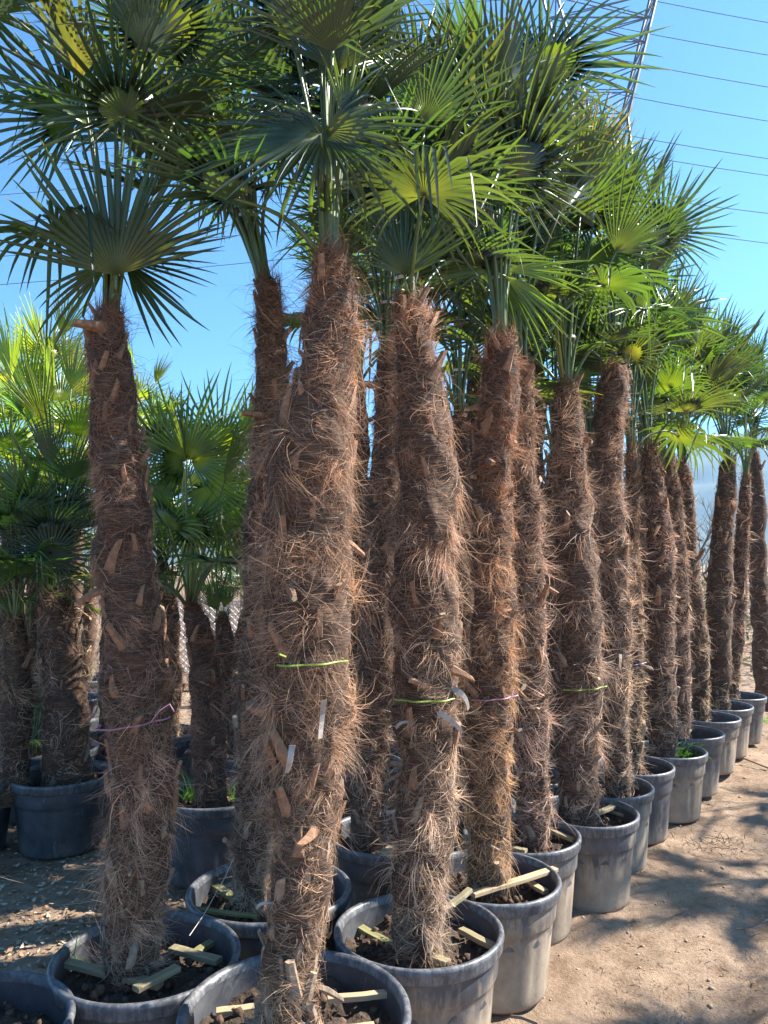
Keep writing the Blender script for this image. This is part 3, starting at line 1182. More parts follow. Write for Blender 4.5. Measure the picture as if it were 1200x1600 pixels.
POS = {'L0': (-1.165, 2.21), 'L1': (-.777, 2.60), 'L2': (-.255, 2.295), 'L3': (-.448, 3.115), 'B1': (.036, 3.741), 'P1': (.125, 2.775),
       'P2': (.433, 3.235), 'P3': (.655, 3.73), 'P4': (1.04, 4.06), 'P5': (1.28, 4.51), 'P6': (1.561, 4.96), 'P7': (1.92, 5.35),
       'P8': (2.276, 5.921), 'P9': (2.659, 6.507), 'P10': (3.014, 7.029), 'P11': (3.382, 7.534), 'G1': (-1.946, 4.766), 'G2': (-.958, 4.35),
       'G3': (-2.48, 4.64), 'G4': (-2.40, 5.30), 'G5': (-.909, 5.342), 'G6': (-1.643, 5.812)}
POS = {k: Vector((v[0], v[1], RIM_Z)) for k, v in POS.items()}
DIA = dict(L0=.57, L1=.60, L2=.66, L3=.64, P1=.59, P2=.56, P3=.55, P4=.53, P5=.53, P6=.54, P7=.55, P8=.57, P9=.58, P10=.58, P11=.58, G3=.58, G4=.4)
for k, (px, py, dia, dust, lab) in POTS.items():
    pot(POS[k].x, POS[k].y, DIA.get(k, dia), lab, dust, detail=POS[k].y < 5)

SOIL_Z = .345


def place(key, prof, label, **kw):
    """palm standing in pot key; profile (px, py, half width) read at the pot's distance"""
    Y = POS[key].y + kw.pop('dy', 0)
    tr = Trunk(prof, Y, SOIL_Z)
    base = (float(tr.cx(SOIL_Z)), Y, SOIL_Z)
    root = make_palm(label, base, tr, Y, **kw)
    top = Vector((float(tr.cx(tr.z1)), float(tr.cy(tr.z1)), tr.z1 - .03))
    return root, tr, top


YG = (1.6, 1.35, .8)     # yellow green leaf tint
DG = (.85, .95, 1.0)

# --- leftmost near palm
r, tr, top = place('L1', [(212, 1520, 52), (216, 1400, 58), (224, 1250, 60), (212, 1120, 64), (210, 1000, 60), (198, 860, 58), (186, 720, 52), (178, 620, 42), (166, 545, 38), (172, 480, 24)],
                   'leftmost near palm with dark slim upper trunk and one big open fan', hair=.85, stubs=1.5, tone=(.85, .80, .82), wisps=220, hz=[(0, .9), (.2, 1), (.45, .9), (.6, .5), (.9, .5), (1, .6)])
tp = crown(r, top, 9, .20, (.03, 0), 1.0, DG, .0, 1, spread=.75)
Y = tr.Y
hero(r, (181, 430), Y - .13, -4, 'tall', .92, (.1, -1, .05), top, None, (1.35, 1.2, .75), label='large pale fan opening upward at the tie')
hero(r, (192, 408), Y + .05, 78, 'half', .84, (-.1, -1, .35), top, None, (.9, 1, .8))
hero(r, (168, 412), Y + .02, -132, 'few', .70, (.1, -1, .1), top, None, (.85, .95, .9))
hero(r, (196, 414), Y + .02, 138, 'few', .74, (.1, -1, .1), top, None, (.75, .85, .85))
hero(r, (250, 58), Y + .05, 8, 'wide', 1.0, (.1, -1, -.2), top, tp, (1.15, 1.0, .8))
hero(r, (215, 250), Y - .02, 2, 'shut', 1.05, (.3, -1, 0), top, tp, (1.0, 1.0, .9))
hero(r, (120, 190), Y + .15, -30, 'wide', 1.0, (.3, -1, -.3), top, tp, (.8, .9, .9))
ring_twine(r, tr, at(240, 1125, Y=Y).z, 'pink', [at(236, 1128, Y=Y - .14), at(250, 1110, Y=Y - .16), at(265, 1100, Y=Y - .15), at(272, 1112, Y=Y - .14)], .02, label='pink twine with a loose looped end', a0=math.pi * .95, a1=math.pi * 1.9)

# --- thick shaggy palm
r, tr, top = place('L2', [(452, 1640, 56), (455, 1540, 56), (462, 1440, 58), (472, 1330, 62), (478, 1200, 68), (482, 1080, 76), (484, 960, 88), (486, 820, 90), (489, 700, 88), (494, 640, 80), (503, 590, 68), (511, 540, 56), (516, 480, 47), (516, 420, 38), (514, 375, 24)],
                   'thickest shaggy palm, long hair on its trunk and chunky cut stubs at its foot', hair=1.7, stubs=1.5, foot=1.6, wisps=260, hz=[(0, .35), (.2, .45), (.35, .95), (.6, 1.1), (.76, 1.1), (.86, .75), (1, .6)], tone=(1.12, 1.0, .95))
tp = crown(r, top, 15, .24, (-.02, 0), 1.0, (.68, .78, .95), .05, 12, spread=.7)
Y = tr.Y
hero(r, (525, 112), Y, -4, 'half', .85, (.2, -1, .1), top, tp, (1.1, 1.05, .85))
hero(r, (508, 205), Y - .05, 175, 'droop', .8, (0, -1, .5), top, tp, (.95, 1, .9))
hero(r, (505, 215), Y - .03, 100, 'half', .62, (.1, -1, .7), top, tp, (1.0, 1.05, 1))
hero(r, (500, 210), Y - .1, -100, 'half', .9, (.1, -1, .7), top, tp, (.9, 1.0, 1))
hero(r, (536, 190), Y - .05, 8, 'shut', .52, (.8, -1, 0), top, tp, (1.8, 1.7, .8), label='bright fresh yellow green folded leaf')
for (px, py, w, l, a, bd) in [(466, 1146, .018, .075, 178, .01), (512, 1080, .018, .10, 172, -.02), (405, 1408, .010, .05, 60, .01)]:
    dry_strip(r, tr, px, py, w, l, a, bd)
ring_twine(r, tr, at(470, 1032, Y=Y).z, 'lime', [at(446, 1026, Y=Y - .165), at(436, 1022, Y=Y - .2)], .006, label='lime green twine', a0=math.pi * 1.3, a1=math.pi * 1.8, rad=.0032)
TR_L2 = tr

# --- slimmer trunk behind it
r, tr, top = place('L3', [(395, 1370, 36), (402, 1200, 40), (412, 1000, 40), (418, 850, 38), (422, 700, 36), (424, 600, 32), (424, 500, 28), (424, 440, 22)],
                   'slim palm hugging the left flank of the thickest shaggy palm with its crown leaning left', hair=1.0, tone=(.95, .9, .95), wisps=160)
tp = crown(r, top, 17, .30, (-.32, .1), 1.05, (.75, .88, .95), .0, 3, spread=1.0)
hero(r, (330, 120), tr.Y + .1, -40, 'droop', 1.1, (.2, -1, .2), top, tp, (.7, .85, .9))
hero(r, (372, 210), tr.Y - .05, -80, 'droop', 1.0, (.2, -1, .4), top, tp, (.75, .85, .95))

# --- dark trunk between the shaggy palm and the foremost row palm
r, tr, top = place('B1', [(575, 1320, 34), (582, 1200, 38), (592, 1050, 42), (600, 900, 38), (604, 740, 32), (604, 620, 26), (603, 550, 18)],
                   'shadowed slim palm standing in the gap behind the thickest and the foremost row palm', hair=.9, tone=(.85, .82, .85))
tp = crown(r, top, 16, .26, (0, .1), 1.1, (.75, .9, .9), .12, 4)

# --- foremost palm of the row
r, tr, top = place('P1', [(655, 1480, 50), (658, 1380, 52), (663, 1250, 56), (668, 1120, 60), (670, 1000, 64), (668, 880, 66), (664, 760, 62), (656, 640, 52), (650, 560, 46), (646, 500, 42), (640, 458, 26)],
                   'foremost palm of the row beside the path with a dense furry trunk and lime twine', hair=1.25, stubs=1.35, tone=(1.0, .96, .95), topup=1.8, wisps=120)
tp = crown(r, top, 13, .10, (-.12, 0), 1.0, (.85, .98, .95), .10, 5, spread=.85)
Y = tr.Y
hero(r, (632, 430), Y - .05, -8, 'half', .72, (.1, -1, .1), top, None, (1.0, 1.05, .9))
hero(r, (636, 432), Y - .02, 30, 'shut', .75, (.1, -1, .1), top, None, (.95, 1.05, .9))
hero(r, (640, 300), Y + .1, 60, 'cone', .9, (.1, -1, .3), top, tp, (.8, .9, .8))
for (px, py, w, l, a, bd) in [(702, 1066, .020, .085, 130, .03), (680, 1100, .020, .10, 115, .01), (618, 1130, .012, .05, 50, .01)]:
    dry_strip(r, tr, px, py, w, l, a, bd)
ring_twine(r, tr, at(660, 1088, Y=Y).z, 'lime', None, .004, label='lime green twine', a0=math.pi * 1.15, a1=math.pi * 1.75, rad=.0034)

# --- second of the row: tall straight green stalk bundle
r, tr, top = place('P2', [(762, 1395, 40), (764, 1280, 43), (765, 1150, 44), (766, 1020, 42), (767, 900, 40), (768, 780, 40), (772, 660, 40), (778, 580, 40), (778, 525, 28)],
                   'second palm of the row with straight green stalks and star shaped fan above', hair=.95, stubs=1.3, tone=(1.12, .95, .88))
b = Vector(top)
Y = tr.Y
tp = crown(r, top, 15, .26, (-.03, 0), 1.12, (.88, 1.0, .85), .0, 6, spread=.72)
hero(r, (757, 198), Y - .12, 0, 'open', 1.12, (0, -1, -.1), top, tp, (1.0, 1.0, .9), label='star shaped fan facing the viewer')
hero(r, (790, 424), Y - .06, 88, 'few', .80, (.1, -.9, .5), top, None, (2.6, 2.6, .9), label='sunlit bright green fan spreading right')  # high tints here and on the next leaves paint in the backlight
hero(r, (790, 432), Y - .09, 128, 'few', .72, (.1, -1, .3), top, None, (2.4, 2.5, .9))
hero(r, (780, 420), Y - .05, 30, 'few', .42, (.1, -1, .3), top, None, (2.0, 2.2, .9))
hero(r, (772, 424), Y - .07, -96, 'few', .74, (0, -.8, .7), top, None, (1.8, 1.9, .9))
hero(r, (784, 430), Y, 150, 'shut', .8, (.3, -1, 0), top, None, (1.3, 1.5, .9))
hero(r, (735, 340), Y - .05, -14, 'shut', .8, (.3, -1, 0), top, tp, (1, 1, .9))
hero(r, (845, 110), Y + .2, 55, 'wide', 1.1, (-.3, -1, .2), top, tp, (1.1, 1.2, .8))
hero(r, (650, 120), Y + .3, -55, 'wide', 1.1, (.3, -1, .2), top, tp, (.8, .9, .8))
m = MB()
for k in range(9):      # stalks standing shoulder to shoulder up to the high fans
    a = k * .7
    o2 = Vector((.02 * math.cos(a), .02 * math.sin(a), 0))
    m.tube([b + o2 - r.location - Vector((0, 0, .05)), b + o2 * .9 + Vector((-.02, -.01, .35)) - r.location, b + o2 * 1.2 + Vector((-.03, -.02, .70)) - r.location], [.009, .0075, .005], 5)
m.build('stalk_bundle', MT['petiole'], r, smooth=True)
ring_twine(r, tr, at(760, 1085, Y=Y).z, 'pink', [at(802, 1078, Y=Y - .08), at(798, 1090, Y=Y - .1)], .01, label='pink twine', a0=math.pi * 1.2, a1=math.pi * 1.85, rad=.003)

ROW = [
    ('P3', [(836, 1325, 26), (832, 1220, 30), (826, 1100, 32), (824, 980, 32), (822, 860, 28), (818, 720, 22), (812, 620, 18), (810, 570, 12)],
     'third palm of the row, thin topped and fluffy footed behind the straight one', 15, (.8, .95, .75), .30, 1.15, None),
    ('P4', [(904, 1270, 36), (905, 1150, 40), (906, 1020, 42), (902, 900, 44), (896, 790, 42), (890, 700, 34), (886, 640, 30), (884, 592, 18)],
     'fourth palm of the row, broad and furry with a white string round its pale stalks', 18, (.95, 1.1, .75), .26, 1.15, 'lime'),
    ('P5', [(966, 1228, 24), (962, 1100, 27), (962, 980, 28), (958, 860, 28), (955, 740, 28), (956, 650, 29), (958, 600, 30), (959, 566, 22)],
     'fifth palm of the row with a club shaped fuzzy trunk top', 18, (.8, 1.0, .9), .26, 1.0, None),
    ('P6', [(990, 1185, 14), (992, 1050, 17), (992, 900, 15), (990, 780, 14), (988, 690, 9)],
     'sixth palm of the row, a very thin trunk squeezed between two broader ones', 13, (.9, 1.05, .8), .2, 1.0, 'violet'),
    ('P7', [(1034, 1172, 26), (1030, 1050, 28), (1032, 940, 28), (1026, 840, 25), (1018, 760, 21), (1012, 695, 14)],
     'seventh palm of the row standing in the grassy pot', 18, (1.0, 1.1, .7), .24, 1.2, None),
    ('P8', [(1064, 1140, 15), (1064, 1020, 16), (1058, 880, 15), (1050, 780, 14), (1046, 712, 9)],
     'thin palm eighth in the row, tucked behind the grassy pot palm', 10, (.9, 1.1, .7), .2, 1.0, None),
    ('P9', [(1096, 1116, 16), (1090, 1000, 20), (1080, 900, 22), (1072, 800, 20), (1067, 720, 13)],
     'ninth palm of the row, leaning a little left with a dark ringed trunk', 17, (1.05, 1.15, .75), .22, .8, None),
    ('P10', [(1124, 1098, 18), (1124, 980, 23), (1128, 860, 23), (1134, 770, 21), (1138, 715, 15)],
     'second last palm of the visible row whose two stalk bundles part in a V', 17, (.95, 1.1, .85), .2, .7, None),
    ('P11', [(1146, 1085, 10), (1152, 980, 12), (1156, 880, 14), (1160, 800, 13), (1160, 740, 9)],
     'last palm of the visible row, a narrow trunk close behind the V shaped one', 14, (.9, 1.1, .85), .2, .9, None),
]
for i, (k, prof, lab, nl, tint, tie, hair, tw) in enumerate(ROW):
    r, tr, top = place(k, prof, lab, hair=hair, stubs=1.3, greyness=.15, tone=(1.0, .95, .93))
    tp = crown(r, top, int(nl * .8), tie, (random.uniform(-.08, .08), 0), 1.05, tint, .08 if i > 2 else .14, 20 + i, spread=1.0)
    Y = tr.Y
    if tw:
        px, py = at(0, 0, Y=1).x, 0
        zt = 1.06
        ring_twine(r, tr, zt, tw, None, .01, label=('lime green twine' if tw == 'lime' else 'violet twine'), a0=math.pi * 1.2, a1=math.pi * 1.85, rad=.003)
    if k == 'P5':
        hero(r, (1035, 366), Y + .3, 22, 'wide', 1.05, (-.2, -1, .1), top, tp, (.75, .9, .95))
        hero(r, (985, 556), Y - .1, 20, 'wide', .5, (0, -1, .1), top, None, (1.5, 1.2, 1.0))
    if k == 'P4':
        hero(r, (905, 330), Y + .1, 20, 'wide', 1.1, (-.2, -1, .1), top, tp, (1.2, 1.3, .7))
        m = MB()
        for q in range(6):
            o2 = Vector((.02 * math.cos(q), .02 * math.sin(q), 0))
            m.tube([top + o2 - r.location, top + o2 + Vector((-.03, 0, .3)) - r.location, top + o2 * 1.5 + Vector((-.06, 0, .62)) - r.location], [.009, .007, .005], 5)
        m.build('stalk_bundle', MT['petiole_pale'], r, smooth=True)
    if k == 'P7':
        hero(r, (1040, 500), Y, 60, 'droop', 1.0, (-.2, -1, .4), top, tp, (1.3, 1.4, .7))
        hero(r, (1000, 440), Y + .2, -30, 'wide', 1.1, (.2, -1, .2), top, tp, (1.0, 1.2, .7))
    if k in ('P9', 'P10'):
        hero(r, (1135 if k == 'P10' else 1090, 600 if k == 'P10' else 560), Y, 10, 'wide', 1.1, (-.1, -1, .2), top, tp, (.8, 1, 1))

# --- trunk crossing the right edge and the rows standing behind
def free_palm(X, Yd, ztop, r0, label, nl, tint, size=1.1, near=None, potted=True, hair=.9, top_r=None, spread=1.0, low=.22, potlab=None, lean=(0, 0), seed=0, tie=True, kinds=None, dust=.08, dia=.6, stubs=.6, px=None, group='potted fan palms', greyness=.1, tie_h=.24):
    if px is not None:
        X = (px - 600) / 1200 * Yd
    tr = Trunk([(600, 900, 10)], Yd, SOIL_Z if potted else 0)
    z0 = SOIL_Z if potted else -.02
    tr.z = np.array([z0 - .1, z0 + .3, (z0 + ztop) / 2, ztop - .25, ztop])
    tr.x = X + np.array([0, 0, lean[0] * .3, lean[0] * .8, lean[0]]) + RNG.normal(size=5) * .008
    tr.r = np.array([r0, r0 * 1.05, r0 * 1.08, r0 * .85, (top_r or r0 * .5)])
    tr.z1 = ztop
    tr.z0 = z0
    base = (float(tr.cx(z0)), Yd, z0)
    root = make_palm(label, base, tr, near or Yd, hair=hair, stubs=stubs, greyness=greyness, tone=(.95, .92, .92), group=group)
    top = Vector((float(tr.cx(ztop)), float(tr.cy(ztop)), ztop - .03))
    tp = crown(root, top, nl, tie_h, (lean[0] * .2, 0), size, tint, low, seed, spread=spread, tie=tie, kinds=kinds)
    if potted:
        pot(X, Yd, dia, potlab or ('dark nursery pot of ' + label), dust, detail=False)
    return root, tr, top, tp


free_palm(0, 9.0, 3.05, .13, 'palm trunk grazing the right edge beyond the last pot of the row', 13, (.9, 1.05, .9), px=1184, potted=False, seed=40, hair=.8, low=.05)

SECOND = [  # px, distance, top height, label
    (716, 4.22, 2.55, 'palm of the second row hidden between the two foremost row palms'),
    (798, 4.72, 2.60, 'palm of the second row glimpsed between the straight and the fluffy footed palms'),
    (866, 5.22, 2.45, 'dark palm of the second row glimpsed left of the broad furry fourth palm'),
    (926, 5.80, 2.60, 'palm of the second row glimpsed between the fourth and fifth palms'),
    (1006, 6.35, 2.50, 'palm of the second row glimpsed just right of the very thin sixth palm'),
    (1043, 7.10, 2.55, 'palm of the second row behind the thin eighth palm'),
]
for i, (px, Yd, zt, lab) in enumerate(SECOND):
    free_palm(0, Yd, zt, .115 if i != 0 else .10, lab, 12, [(1.0, 1.2, .7), (1.3, 1.4, .65), (1.2, 1.3, .7)][i % 3], px=px, seed=50 + i, near=max(Yd, 4.7),
              low=.10, potlab='dark second row pot under the ' + ['hidden palm behind the foremost one', 'palm behind the fluffy footed one', 'dark palm left of the fourth', 'palm between the fourth and fifth', 'palm right of the very thin one', 'palm behind the thin eighth one'][i])
THIRD = [
    (560, 5.0, 2.95, 'tall palm of the third row behind the thick shaggy and the shadowed slim palms', (1.0, 1.15, .75)),
    (655, 5.6, 3.1, 'tall palm of the third row whose crown shows behind the foremost palm', (1.1, 1.2, .7)),
    (745, 6.2, 3.5, 'tall back palm whose crown shows left of the straight stalk bundle', (1.2, 1.3, .65)),
    (835, 5.9, 3.75, 'tall palm of the third row whose crown glows behind the second palm', (1.5, 1.5, .6)),
    (905, 6.6, 4.3, 'tallest back palm with yellowing narrow leaves', (3.0, 1.9, .55)),
    (962, 7.4, 3.9, 'back palm with green yellow crown behind the club topped trunk', (1.9, 1.6, .6)),
    (1030, 8.3, 3.5, 'back palm with a green crown between the seventh and ninth palms', (1.1, 1.25, .7)),
]
T3POT = ['third row pot in the dark behind the thickest shaggy palm', 'third row pot in the dark behind the foremost row palm', 'third row pot in the dark left of the straight stalked palm',
         'third row pot in the dark behind the fluffy footed third palm', 'third row pot under the tallest yellowing back palm', 'third row pot behind the club topped trunk',
         'rear pot between the seventh and ninth palms', 'rearmost pot behind the ninth palm at the right']
for i, (px, Yd, zt, lab, tint) in enumerate(THIRD):
    free_palm(0, Yd, zt, .11, lab, 15, tint, size=1.15, px=px, seed=70 + i, near=8, potlab=T3POT[i], spread=1.0, low=.08, stubs=.3)

# palm at the left edge whose trunk grazes the frame
p = POS['L0']
r, tr, top, tp = free_palm(p.x - .10, p.y, 2.66, .085, 'near palm mostly outside the left edge with dark leaf tips reaching in', 7, (.6, .75, .9), lean=(-.16, 0), potted=False, near=3, hair=1.0, seed=90)
r.location.z = 0

# --- group standing at the left in the middle distance
r, tr, top = place('G1', [(106, 1225, 46), (108, 1120, 46), (100, 1030, 40), (90, 960, 36), (84, 915, 22)],
                   'broad medium palm at the left, sunlit on its right side, dark fan on top', hair=1.0, greyness=.2)
tp = crown(r, top, 15, .12, (0, 0), .85, (.7, .85, .8), .35, 101, tie=False, spread=1.2)
hero(r, (78, 866), tr.Y - .25, 0, 'open', .78, (.2, -1, .2), top, None, (.55, .6, .6))
r, tr, top = place('G2', [(332, 1255, 32), (326, 1150, 34), (318, 1040, 31), (306, 970, 25), (298, 935, 16)],
                   'medium palm between the two nearest trunks with long yellow green stalks and a spiky fan', hair=.9, greyness=-.2, tone=(.8, .62, .6))
crown(r, top, 9, .06, (0, 0), .95, (1.6, 1.7, .75), .4, 102, tie=False, spread=1.3)
for i, (hx, hy, ang, kd, s, tint) in enumerate([  # tints raised: strong backlight is painted into these leaves
        (292, 716, 10, 'half', 1.05, (2.28, 2.38, 0.84)), (300, 722, 80, 'half', .95, (2.74, 2.82, 0.78)), (285, 722, -62, 'wide', .8, (1.35, 1.55, .8)),
        (345, 700, 28, 'cone', .95, (2.74, 2.55, 0.78)), (330, 760, 110, 'droop', .95, (2.92, 2.92, 0.72)), (262, 790, -120, 'droop', .8, (1.22, 1.49, .8)),
        (352, 812, 120, 'wide', .9, (1.35, 1.62, .75)), (252, 700, -20, 'thin', .9, (1.49, 1.55, .75)), (300, 820, 170, 'thin', .7, (1.35, 1.62, .8))]):
    hero(r, (hx, hy), tr.Y + [0, .05, .1, .3, .1, .15, .35, .3, -.1][i], ang, kd, s, (random.uniform(-.4, .4), -1, random.uniform(0, .7)), top, None, tint, 'petiole_pale')
r, tr, top = place('G3', [(14, 1280, 30), (18, 1180, 32), (22, 1080, 32), (24, 1000, 26), (24, 960, 16)],
                   'ragged trunked palm at the left edge beside the broad medium palm', hair=.9, greyness=.1)
crown(r, top, 12, .14, (0, 0), .8, (1.8, 1.9, 1.0), .4, 103, tie=False, spread=1.2)  # crown tint raised to brighten leaves standing in shade
r, tr, top = place('G4', [(52, 1190, 12), (52, 1165, 8)], 'low young palm with a few short green fans at the left edge', hair=.5, stubs=0)
crown(r, top, 8, .04, (0, 0), .42, (1.1, 1.3, .8), .3, 104, tie=False, spread=1.3)
r, tr, top = place('G5', [(352, 1190, 16), (352, 1080, 17), (350, 1000, 16), (347, 955, 12)],
                   'thin palm with one folded upright green fan left of the thick shaggy palm', hair=.7, greyness=-.2, tone=(.8, .62, .6))
hero(r, (338, 952), tr.Y - .1, -6, 'shut', .62, (.2, -1, 0), top, None, (1.2, 1.4, .8))
hero(r, (342, 955), tr.Y, -28, 'shut', .5, (.2, -1, 0), top, None, (1.0, 1.2, .8))
hero(r, (350, 950), tr.Y, 12, 'shut', .55, (.2, -1, 0), top, None, (1.1, 1.3, .8))
r, tr, top = place('G6', [(268, 1160, 16), (270, 1080, 18), (268, 1000, 17), (266, 930, 10)],
                   'brown palm peeking out right of the leftmost near trunk', hair=.9)
crown(r, top, 9, .12, (0, 0), .8, (1.5, 1.7, .8), .4, 106, tie=False, spread=1.2)

BACK_L = [  # px, distance, trunk top height, leaves, tint with sunlight painted in, size, label
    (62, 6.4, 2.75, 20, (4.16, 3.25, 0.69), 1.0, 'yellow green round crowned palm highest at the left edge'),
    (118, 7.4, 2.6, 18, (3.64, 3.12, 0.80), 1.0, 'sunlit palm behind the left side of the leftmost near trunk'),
    (22, 5.6, 2.15, 20, (2.86, 2.86, 1.26), 1.1, 'bushy pale tinted palm at the left edge with grey green drooping fans'),
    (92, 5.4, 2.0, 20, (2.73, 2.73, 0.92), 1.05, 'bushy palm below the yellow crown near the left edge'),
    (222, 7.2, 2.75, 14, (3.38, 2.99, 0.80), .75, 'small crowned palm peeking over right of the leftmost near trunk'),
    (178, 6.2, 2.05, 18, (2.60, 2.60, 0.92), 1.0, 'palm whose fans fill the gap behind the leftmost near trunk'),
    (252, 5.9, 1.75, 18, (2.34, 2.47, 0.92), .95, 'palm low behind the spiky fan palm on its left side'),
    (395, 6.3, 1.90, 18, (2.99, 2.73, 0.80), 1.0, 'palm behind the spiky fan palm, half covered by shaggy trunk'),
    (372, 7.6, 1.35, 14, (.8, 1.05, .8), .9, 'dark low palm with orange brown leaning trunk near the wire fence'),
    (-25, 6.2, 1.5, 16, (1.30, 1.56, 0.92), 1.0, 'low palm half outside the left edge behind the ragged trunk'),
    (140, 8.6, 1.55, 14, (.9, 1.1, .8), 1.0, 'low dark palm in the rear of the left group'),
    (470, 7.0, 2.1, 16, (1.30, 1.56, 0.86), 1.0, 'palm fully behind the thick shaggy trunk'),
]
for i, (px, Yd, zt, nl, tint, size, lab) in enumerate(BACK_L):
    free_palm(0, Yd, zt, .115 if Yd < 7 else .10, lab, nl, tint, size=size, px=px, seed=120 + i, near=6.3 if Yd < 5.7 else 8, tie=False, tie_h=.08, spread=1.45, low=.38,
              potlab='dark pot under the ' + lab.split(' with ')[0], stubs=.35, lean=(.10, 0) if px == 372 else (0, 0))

# palms of the row across the path: outside the frame, their fans shade the dirt path
for i, (X, Yd, zt) in enumerate([(5.3, 5.15, 2.7), (6.2, 6.5, 2.8), (5.3, 3.9, 2.6), (6.3, 5.35, 2.9)]):
    free_palm(X, Yd, zt, .11, ['second nearest', 'farthest', 'nearest', 'third nearest'][i] + ' palm across the path beyond the right edge', 10, (1, 1.1, .8), size=1.1, seed=150 + i, near=8, spread=1.3,
              potlab=['second nearest', 'farthest', 'nearest', 'third nearest'][i] + ' pot across the path beyond the right edge', stubs=0)


# ------------------------------------------------------------------ battens wedged in the pots
def batten(p0, p1, mat, label, w=.045, th=.020, dz=0.0, lift=.0, roll=0.0):
    a = at(*p0, z=RIM_Z - .035 + dz)
    b = at(*p1, z=RIM_Z - .035 + dz + lift)
    d = b - a
    L = d.length
    w, th = w * .85, th * .8
    m = MB()
    n = 5
    vs = []
    for i in range(n + 1):
        x = -L / 2 + L * i / n
        c = .0015
        dy = .0016 * math.sin(i * 1.7)
        for (yy_, zz_) in ((-w / 2 + c, -th / 2), (w / 2 - c, -th / 2), (w / 2, -th / 2 + c), (w / 2, th / 2 - c), (w / 2 - c, th / 2), (-w / 2 + c, th / 2), (-w / 2, th / 2 - c), (-w / 2, -th / 2 + c)):
            vs.append((x, yy_ + dy, zz_))
    fs = [tuple(range(7, -1, -1)), tuple(n * 8 + k for k in range(8))]
    for i in range(n):
        for k in range(8):
            q, s = i * 8 + k, i * 8 + (k + 1) % 8
            fs.append((q, s, s + 8, q + 8))
    m.add(vs, fs)
    me = m.mesh('wooden_batten', MT[mat])
    o = link('wooden_batten', me)
    X = d.normalized()
    Zv = (Vector((0, 0, 1)) - X * X.z).normalized()
    Yv = Zv.cross(X)
    M = Matrix(((X.x, Yv.x, Zv.x, 0), (X.y, Yv.y, Zv.y, 0), (X.z, Yv.z, Zv.z, 0), (0, 0, 0, 1))) @ Matrix.Rotation(roll, 4, 'X')
    mid = (a + b) / 2
    M.translation = mid
    o.matrix_world = M
    tag(o, label, 'wooden batten', 'wooden battens wedged in the pots')
    return o


batten((92, 1502), (250, 1540), 'batten', 'long yellowish batten across the front of the leftmost near pot', .042, .022, -.005)
batten((212, 1546), (278, 1512), 'batten', 'short batten crossing the long one in front of the leftmost trunk', .040, .02, .018)
batten((268, 1482), (342, 1502), 'batten', 'yellowish batten right of the leftmost trunk pointing at the rim', .042, .022, -.01)
batten((306, 1488), (346, 1462), 'batten_moss', 'greenish batten behind, nearest the right rim of the leftmost near pot', .034, .02, -.03)
batten((98, 1535), (130, 1520), 'batten_moss', 'dark end of a batten below the long yellowish one', .035, .02, -.05)
batten((338, 1582), (405, 1574), 'batten_fresh', 'pale brown batten left of the foot of the thick shaggy trunk', .034, .02, -.04)
batten((512, 1562), (604, 1553), 'batten_fresh', 'fresh light batten right of the foot of the thick shaggy trunk', .028, .022, -.005)
batten((510, 1612), (585, 1604), 'batten_fresh', 'batten at the bottom edge right of the thick shaggy trunk', .03, .02, -.01)
batten((332, 1382), (398, 1424), 'batten_moss', 'dark mossy batten slanting in the pot behind the shaggy palm', .045, .02, -.02)
batten((300, 1420), (402, 1432), 'batten_moss', 'flat brown batten along the front rim of the pot behind the shaggy palm', .03, .015, -.02)
batten((592, 1338), (612, 1324), 'batten', 'small batten piece right of the shadowed slim trunk', .04, .02, 0)
batten((526, 1428), (612, 1478), 'batten_moss', 'dark green batten lying along the left inside of the foremost dusty pot', .040, .02, -.04)
batten((638, 1480), (700, 1505), 'batten', 'pale batten in front of the foremost row trunk', .040, .02, -.02)
batten((720, 1453), (776, 1482), 'batten', 'yellow green batten right of the foremost row trunk', .034, .022, -.01)
batten((670, 1498), (718, 1478), 'batten_moss', 'short brown batten crossing under the pale one in the foremost pot', .034, .02, -.045)
batten((703, 1416), (735, 1390), 'batten', 'upright leaning batten stub behind the foremost pot rim', .03, .02, .03, .03)
batten((738, 1398), (868, 1358), 'batten_fresh', 'long pale batten laid across the rim of the second row pot', .042, .020, .022)
batten((826, 1378), (852, 1394), 'batten_fresh', 'orange brown short batten end under the long pale one', .036, .02, -.02)
batten((742, 1340), (775, 1352), 'batten_fresh', 'batten piece against the trunk in the second row pot', .034, .02, -.01)
batten((850, 1292), (898, 1314), 'batten', 'yellow green batten right of the third row trunk', .036, .02, 0)
batten((800, 1325), (822, 1330), 'batten', 'small batten end at the front rim of the third pot', .036, .02, 0)
batten((884, 1304), (896, 1310), 'batten_moss', 'tiny batten end beside the yellow green one in the third pot', .036, .02, -.03)
batten((922, 1276), (972, 1254), 'batten', 'batten slanting up to the back rim of the fourth pot', .038, .02, .01)
batten((950, 1266), (976, 1274), 'batten', 'short batten under the slanting one in the fourth pot', .034, .02, -.02)
batten((976, 1222), (1000, 1232), 'batten_fresh', 'brown batten right of the fifth row trunk', .038, .02, -.01)
batten((1072, 1144), (1098, 1130), 'batten', 'yellowish batten in the dark grey pot behind the grassy one', .045, .02, 0)
batten((1118, 1116), (1136, 1120), 'batten_fresh', 'small pale batten in the ninth pot', .045, .02, -.01)

# a bent wire with a dead leaf hanging over the rim of the pot behind
m = MB()
m.tube([at(365, 1340, Y=2.75), at(352, 1370, Y=2.7), at(335, 1400, Y=2.62), at(318, 1430, Y=2.5), at(296, 1462, Y=2.42)], .0016, 4)
o = m.build('dry_stalk', MT['strip'])
tag(o, 'thin pale dry stalk leaning over the right rim of the leftmost near pot', 'dry stalk')

